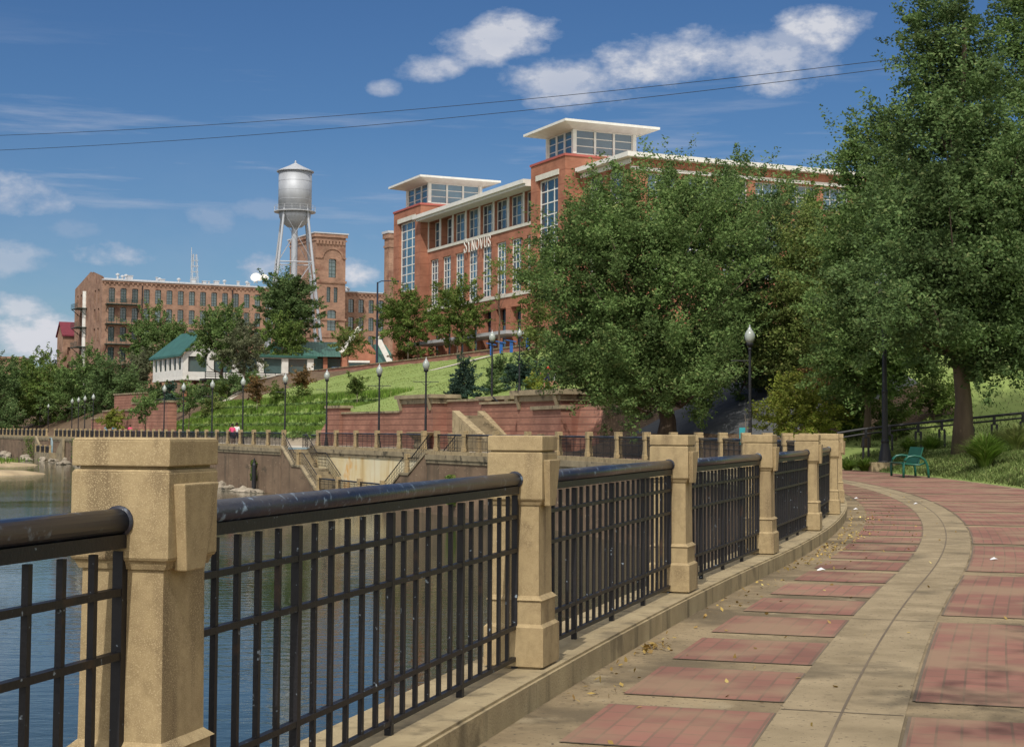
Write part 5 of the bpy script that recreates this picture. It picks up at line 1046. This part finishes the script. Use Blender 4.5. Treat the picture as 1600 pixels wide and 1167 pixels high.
# fallen leaves along the kerb
P_ = []
for c, n, sd, so_ in ((5.25, 60, .16, .05), (7.3, 16, .3, .06), (9.0, 14, .5, .08), (11.3, 40, .45, .1), (13.3, 110, .8, .12), (16, 90, 1.1, .16), (19.5, 60, 1.2, .15), (3.9, 20, .3, .06)):
    for _ in range(n): s_ = c+r.normal()*sd; P_.append(pt(s_, .23+abs(r.normal())*so_*1.6, .012+abs(r.normal())*.008))
for _ in range(150): s_ = r.uniform(2, 30); P_.append(pt(s_, .2+abs(r.normal())*.7, .01))
o = cards('fallen_leaves', np.array(P_), .034, .022, MT['dryleaf'], None, up=3, seed=9); tag(o, 'dry yellow leaves gathered along the foot of the kerb', 'leaves', kind='stuff')
for (px, py), lb in zip(((1338, 780), (1318, 799), (1337, 797), (1283, 892), (1553, 874), (1431, 788)), ('largest white paper scrap on the walk near the farthest near post', 'white scrap on the leaf litter beside the last near post', 'small white scrap right of the one by the last near post', 'tiny scrap on the leaf strewn paver strip', 'tiny scrap on the wide red paver field', 'tiny scrap on the pale curved paving band')):
    Y = 1.23*FPX/(py-677.0); q = at(px, py, Y); b = MB(); b.add([(-.07, -.03, 0), (.02, -.05, .012), (.08, .02, .004), (.0, .05, .02), (-.06, .04, .006), (0, 0, .03)], [(0, 1, 5), (1, 2, 5), (2, 3, 5), (3, 4, 5), (4, 0, 5)])
    o = b.build('paper_scrap', MT['paper']); o.location = (q[0], Y, .008); o.scale = (.55, .55, .9); tag(o, lb, 'litter')

# ================================================================= OBJECTS
# bench
q = at(1409, 746, 43.2); root = empty('park_bench', (q[0], 43.0, 0.0), R(-3)); tag(root, 'green steel bench with looped arms at the edge of the walk', 'bench')
hp = [(0, 0), (0, .2), (.0, .38), (.04, .49), (.14, .575), (.3, .6), (.45, .58), (.57, .5), (.64, .36), (.67, .18), (.68, 0)]
for y in (0, 1.75): b = MB(); b.tube([(x, y, z) for x, z in hp], .035, 10); b.build('loop_arm', MT['bench'], root, True)
b = MB()
for y in (.05, 1.7): b.tube([(0, y, .38), (.44, y, .35), (.62, y, .42)], .028, 8)
b.build('seat_support', MT['bench'], root, True)
b = MB(); b.hexa([(-.06, .03, .385), (.44, .03, .36), (.44, 1.72, .36), (-.06, 1.72, .385), (-.06, .03, .415), (.44, .03, .39), (.44, 1.72, .39), (-.06, 1.72, .415)]); b.build('seat', MT['bench'], root)
b = MB(); b.hexa([(.40, .03, .4), (.43, .03, .39), (.43, 1.72, .39), (.40, 1.72, .4), (.53, .03, .84), (.56, .03, .83), (.56, 1.72, .83), (.53, 1.72, .84)]); b.build('backrest', MT['bench'], root)
# slope railing
pts = [(at(px, py, 54.0)) for px, py in ((1308, 677), (1345, 671), (1373, 667.5), (1425, 662), (1480, 657), (1540, 651), (1600, 645), (1680, 637))]
root = empty('slope_railing', pts[0]); inv = np.array(root.location); tag(root, 'black railing with paired posts climbing the lawn behind the bench', 'railing'); b = MB(); b.tube([p-inv for p in pts], .05, 6); b.tube([p-inv-np.array([0, 0, .17]) for p in pts], .035, 6); b.build('rails', MT['iron_far'], root)
P_ = np.array(pts); cum = np.concatenate([[0], np.cumsum(np.linalg.norm(np.diff(P_, axis=0), axis=1))]); d = 0; k = 0
while d < cum[-1]:
    p = np.array([np.interp(d, cum, P_[:, i]) for i in range(3)])-inv; q = MB(); g_ = gz(*(p+inv)[:2])-.2-inv[2]; g_ = min(g_, p[2]-.8)
    q.beam(p, p-np.array([0, 0, .3]), .08, .08)
    for dx in (-.09, .09): q.beam(p+np.array([dx, 0, -.3]), (p[0]+dx, p[1], g_), .065, .065)
    q.beam(p+np.array([-.11, 0, -.3]), p+np.array([.11, 0, -.3]), .04, .04); q.build('post', MT['iron_far'], root); d += .82 if k % 2 else 1.0; k += 1
# teal newspaper box
q = at(1160, 680, 60); root = empty('teal_sign', (q[0], 60, 0), R(-12)); tag(root, 'small teal panel sign on a post in front of the bare sapling', 'sign'); b = MB(); b.box(-.11, .11, -.04, .04, .75, 1.4); b.build('panel', MT['teal'], root); b = MB(); b.box(-.03, .03, .045, .09, 0, 1.3); b.build('post', MT['iron_far'], root)
# blue exercise posts
for px, py, lb in ((768, 537, 'leftmost blue T shaped post on the crest wall'), (783, 534, 'second blue T shaped post on the crest wall'), (799, 532, 'third blue T shaped post on the crest wall'), (824, 528, 'blue T shaped post nearest the olive tree')):
    q = at(px, py, 150); root = empty('blue_stand', (q[0], 150, q[2]-.75)); root.scale = (.95, .95, .68); tag(root, lb, 'blue stand', 'blue T shaped posts on the crest'); b = MB(); b.box(-.16, .16, -.16, .16, -.6, .95); b.build('post', MT['blue'], root); b = MB(); b.hexa([(-.55, -.3, 1.1), (.5, -.3, .85), (.5, .3, .85), (-.55, .3, 1.1), (-.55, -.3, 1.22), (.5, -.3, .97), (.5, .3, .97), (-.55, .3, 1.22)]); b.build('slanted_top', MT['blue'], root)
# tall light pole with arm
q = at(590, 441, 205); root = empty('light_pole', (q[0], 205, 8.8)); tag(root, 'tall dark light pole with long arm left of the office building', 'light pole'); hh = q[2]-8.8; b = MB(); b.lathe([(.28, 0), (.26, 1), (.16, 1.1), (.11, hh)], 10); b.build('pole', MT['navy'], root); b = MB(); b.tube([(0, 0, hh-.1), (.5, 0, hh+.15), (2.3, 0, hh+.2)], .07, 6); b.build('arm', MT['navy'], root); b = MB(); b.box(1.9, 2.8, -.2, .2, hh+.02, hh+.2); b.build('lamp_head', MT['navy'], root)
# parked car
q = at(519, 575, 240); root = empty('parked_car', (q[0]-1.6, 240, gz(q[0], 240)+.1), R(8)); tag(root, 'dark blue car parked in front of the pavilion gable', 'car')
b = MB(); prof = [(0, .35), (0, .75), (.15, .85), (1.0, .95), (1.6, 1.4), (2.9, 1.42), (3.6, .98), (4.3, .9), (4.4, .6), (4.4, .35)]
V = [(x, y, z) for y in (0, 1.75) for x, z in prof]; n = len(prof); b.add(V, [tuple(range(n)), tuple(range(2*n-1, n-1, -1))]+[(i, (i+1) % n, n+(i+1) % n, n+i) for i in range(n)]); b.build('body', MT['carpaint'], root)
b = MB(); b.add([(1.15, -.01, .98), (3.4, -.01, .98), (2.85, -.01, 1.35), (1.65, -.01, 1.35)], [(0, 1, 2, 3)]); b.build('side_window', MT['glass'], root)
for x in (.85, 3.5):
    for y in (-.02, 1.77): b = MB(); b.tube([(x, y-.1, .33), (x, y+.1, .33)], .33, 16); b.build('wheel', MT['rubber'], root)
# pale rock patch on the crest slope
q = at(687+0, 564, 150)
b = MB(); s_ = s_at(735, 31); vs = [pt(s_+a, 31+b_, hz(s_+a, 31+b_)+.1) for a, b_ in ((-1.2, -4), (1.0, -4.6), (1.6, 2.0), (-.6, 2.6))]; b.add(vs, [(0, 1, 2, 3)]); structure(b, 'bare_patch', MT['path'])
# rocks and sandbar at the left
def rock(loc, sz, seed, lb, grp=None):
    import bmesh as bmh
    q = bmh.new(); bmh.ops.create_icosphere(q, subdivisions=2, radius=1); rr = random.Random(seed); ph = [rr.uniform(0, 6) for _ in range(6)]
    for v in q.verts:
        c = v.co; f = 1+.22*math.sin(3*c.x+ph[0])+.2*math.sin(4*c.y+ph[1])+.18*math.sin(5*c.z+ph[2])+.1*math.sin(9*c.x+ph[3]); v.co = Vector((c.x*sz[0], c.y*sz[1], c.z*sz[2]))*f
    me = bpy.data.meshes.new('river_rock'); q.to_mesh(me); q.free(); me.materials.append(MT['rock']); o = link('river_rock', me); o.location = tuple(loc); o.rotation_euler = (0, 0, rr.uniform(0, 6)); tag(o, lb, 'rock', grp or 'rocks at the waterline'); return o
rr = random.Random(8)
for i in range(16): s_ = 195+i*4.2; rock(pt(s_, -1.2-rr.random()*2.5, WZ+.1), (rr.uniform(.3, .9), rr.uniform(.3, .8), rr.uniform(.2, .45)), i, 'rock in the broken line of stones at the foot of the far river wall', 'stones at the foot of the far river wall')
for i in range(14): s_ = 112.5+i*1.35; rock(pt(s_, -.9-rr.random()*1.0, WZ+.02), (rr.uniform(.35, .7), rr.uniform(.3, .6), rr.uniform(.2, .4)), 40+i, 'pale stone in the riprap heap under the brown river wall', 'riprap under the brown river wall')
for i, (px, py, sx) in enumerate(((8, 712, 1.0), (22, 705, 1.2), (35, 703, .8), (48, 700, .9), (58, 697, .8))): 
    Y = 4.43*FPX/(py-668.5); q = at(px, py, Y); rock((q[0], Y, WZ+.3), (sx, sx*.8, sx*.5), 60+i, ('leftmost', 'second', 'third', 'fourth', 'fifth')[i]+' boulder from the left edge behind the grassy sandbar', 'boulders behind the sandbar')
b = MB(); q0 = at(-30, 740, 140); vs = []; n = 30
c0 = at(8, 735, 158); 
for ring, (f, z) in enumerate(((1.0, WZ-.1), (.93, WZ+.12), (.6, WZ+.35), (.0, WZ+.4))):
    for k in range(n): a = 2*PI*k/n; j = 1+.15*math.sin(3*a+1)+.08*math.sin(7*a); vs.append((-50.2+4.3*f*j*math.cos(a), 151+5*f*j*math.sin(a), z))
b.add(vs, [(r_*n+k, r_*n+(k+1) % n, (r_+1)*n+(k+1) % n, (r_+1)*n+k) for r_ in range(3) for k in range(n)]); structure(b, 'sandbar', MT['sand'], True)
b = MB(); vs = []
for ring, (f, z) in enumerate(((1.0, WZ-.1), (.93, WZ+.15), (.6, WZ+.45), (.0, WZ+.5))):
    for k in range(n): a = 2*PI*k/n; j = 1+.12*math.sin(3*a+2)+.1*math.sin(6*a); vs.append((-67+9*f*j*math.cos(a), 186+14*f*j*math.sin(a), z))
b.add(vs, [(r_*n+k, r_*n+(k+1) % n, (r_+1)*n+(k+1) % n, (r_+1)*n+k) for r_ in range(3) for k in range(n)]); structure(b, 'grassy_sandbar', MT['sand'], True)
P_ = [(-67+r.normal()*3.4, 186+r.normal()*5.5, WZ+.3) for _ in range(5000)]; P_ = [p for p in P_ if abs(p[1]-186) < 12 and abs(p[0]+67) < 7.6]; tag(blades('sandbar_grass', P_, .55, .1, MT['grassblade'], 6, .5), kind='stuff', label='green reeds on the sandbar at the left edge', cat='grass')
# power cables
def cable(a, b, sag, lb):
    a = np.array(a); b = np.array(b); e = (b-a); P = [a+e*t-np.array([0, 0, sag*4*t*(1-t)]) for t in np.linspace(-.5, 1.5, 41)]; q = MB(); q.tube(P, .027, 5); o = q.build('power_cable', MT['iron_far']); tag(o, lb, 'cable')
cable(at(0, 212, 170), at(1420, 90, 120), .9, 'upper of two thin power cables crossing the sky'); cable(at(0, 235, 170), at(1420, 103, 120), .9, 'lower of two thin power cables crossing the sky')

# ================================================================= PEOPLE
def skin(name, V, Ed, Rd, m, parent, sub=2, rootv=0):
    me = bpy.data.meshes.new(name); me.from_pydata(V, Ed, []); me.materials.append(m); o = link(name, me, parent); md = o.modifiers.new('skin', 'SKIN'); md.use_smooth_shade = True
    for i, sv in enumerate(me.skin_vertices[0].data): sv.radius = Rd[i] if isinstance(Rd[i], tuple) else (Rd[i], Rd[i]); sv.use_root = (i == rootv)
    s2 = o.modifiers.new('sub', 'SUBSURF'); s2.levels = sub; s2.render_levels = sub; return o
def person(loc, face, h, stride, top, bottom, lb, arms=.25, hair='hair', run=False):
    root = empty('person', loc, face); tag(root, lb, 'person'); k = h/1.75; J = {}
    J['pel'] = (0, 0, .95); J['sp'] = (0, .0, 1.15); J['ch'] = (0, .01, 1.36); J['nk'] = (0, .02, 1.49); J['hd0'] = (0, .03, 1.56); J['hd'] = (0, .04, 1.65); J['ht'] = (0, .03, 1.71)
    for sg, nm in ((1, 'r'), (-1, 'l')):
        st = stride*sg; J['hip'+nm] = (.1*sg, 0, .9); J['kn'+nm] = (.1*sg, .12*st+.04+(.14 if run and sg > 0 else 0), .5+(.08 if run and sg > 0 else 0)); ank = (.1*sg, .3*st-.02, .09 if not run or sg > 0 else .28); J['an'+nm] = ank; J['to'+nm] = (.11*sg, ank[1]+.17, .04 if ank[2] < .2 else .2)
        J['sh'+nm] = (.17*sg, .01, 1.42); J['el'+nm] = (.24*sg, -arms*.35*st-.03, 1.14); J['wr'+nm] = ((.24)*sg, -arms*st+.1+(.12 if run else 0), .9+(.22 if run else 0)); w_ = J['wr'+nm]; J['pa'+nm] = (w_[0], w_[1]+.03, w_[2]-.07)
        for f, (dx, l_) in enumerate(((-.035, .07), (-.015, .085), (.005, .09), (.025, .08))): J['f%d%s' % (f, nm)] = (w_[0]+dx*.2, w_[1]+.03+dx, w_[2]-.07-l_)
        J['th'+nm] = (w_[0]-.01*sg, w_[1]+.075, w_[2]-.07)
    RD = dict(pel=.13, sp=.12, ch=.14, nk=.05, hd0=.07, hd=.095, ht=.06); E = [('pel', 'sp'), ('sp', 'ch'), ('ch', 'nk'), ('nk', 'hd0'), ('hd0', 'hd'), ('hd', 'ht')]
    for nm in 'rl':
        E += [('pel', 'hip'+nm), ('hip'+nm, 'kn'+nm), ('kn'+nm, 'an'+nm), ('an'+nm, 'to'+nm), ('ch', 'sh'+nm), ('sh'+nm, 'el'+nm), ('el'+nm, 'wr'+nm), ('wr'+nm, 'pa'+nm), ('pa'+nm, 'th'+nm)]+[('pa'+nm, 'f%d%s' % (f, nm)) for f in range(4)]
        RD.update({'hip'+nm: .09, 'kn'+nm: .058, 'an'+nm: .038, 'to'+nm: .032, 'sh'+nm: .055, 'el'+nm: .04, 'wr'+nm: .026, 'pa'+nm: .03, 'th'+nm: .009}); RD.update({'f%d%s' % (f, nm): .008 for f in range(4)})
    ks = list(J); ix = {a: i for i, a in enumerate(ks)}
    def mk(name, sel, grow, m, es=None):
        kk = [a for a in ks if a in sel]; ii = {a: i for i, a in enumerate(kk)}
        skin(name, [tuple(c*k for c in J[a]) for a in kk], [(ii[a], ii[b_]) for a, b_ in E if a in ii and b_ in ii], [RD[a]*k*grow for a in kk], m, root)
    mk('body', ks, 1.0, MT['skin'])
    mk('shirt', ['sp', 'pel', 'ch', 'shr', 'shl', 'elr', 'ell'], 1.13, MT[top])
    mk('shorts', ['pel', 'hipr', 'hipl', 'knr', 'knl'], 1.15, MT[bottom])
    b = MB(); b.lathe([(.02, 1.775), (.075, 1.765), (.105, 1.72), (.11, 1.66), (.1, 1.6), (.07, 1.56)], 12); o = b.build('hair', MT[hair], root, True); o.scale = (k,)*3; o.location = (0, -.012, 0)
    return root
def pp_(px, Y): q = at(px, 672, Y); return (q[0], Y, 0)
person(pp_(363, 121), R(28), 1.66, .5, 'pink', 'navy', 'woman in a pink top walking away beside a person in white on the far promenade'); person(pp_(370, 121.5), R(28), 1.74, -.5, 'wfab', 'navy', 'person in a white shirt walking beside the one in pink on the far promenade')
q = at(857, 608, 97); person((q[0], 97, q[2]), R(80), 1.66, 1.0, 'redfab', 'navy', 'runner in a red top above the tall brick bastion', run=True); q = at(868, 607, 99); person((q[0], 99, q[2]), R(80), 1.6, -.8, 'redfab', 'wfab', 'second runner, dull red top, close behind the first', run=True)
for px, Y, tp_, lb in ((166, 200, 'bluefab', 'leftmost tiny stroller behind the far railing, light blue top'), (178, 198, 'bluefab', 'tiny stroller in blue second from left behind the far railing'), (187, 197, 'navy', 'tiny stroller in dark clothes behind the far railing'), (203, 194, 'pink', 'tiny stroller in a pinkish top, rightmost of the far group')):
    P = pt(s_at(px, 3.2), 3.2, 0); person(tuple(P), R(20), 1.7, .4, tp_, 'navy', lb)
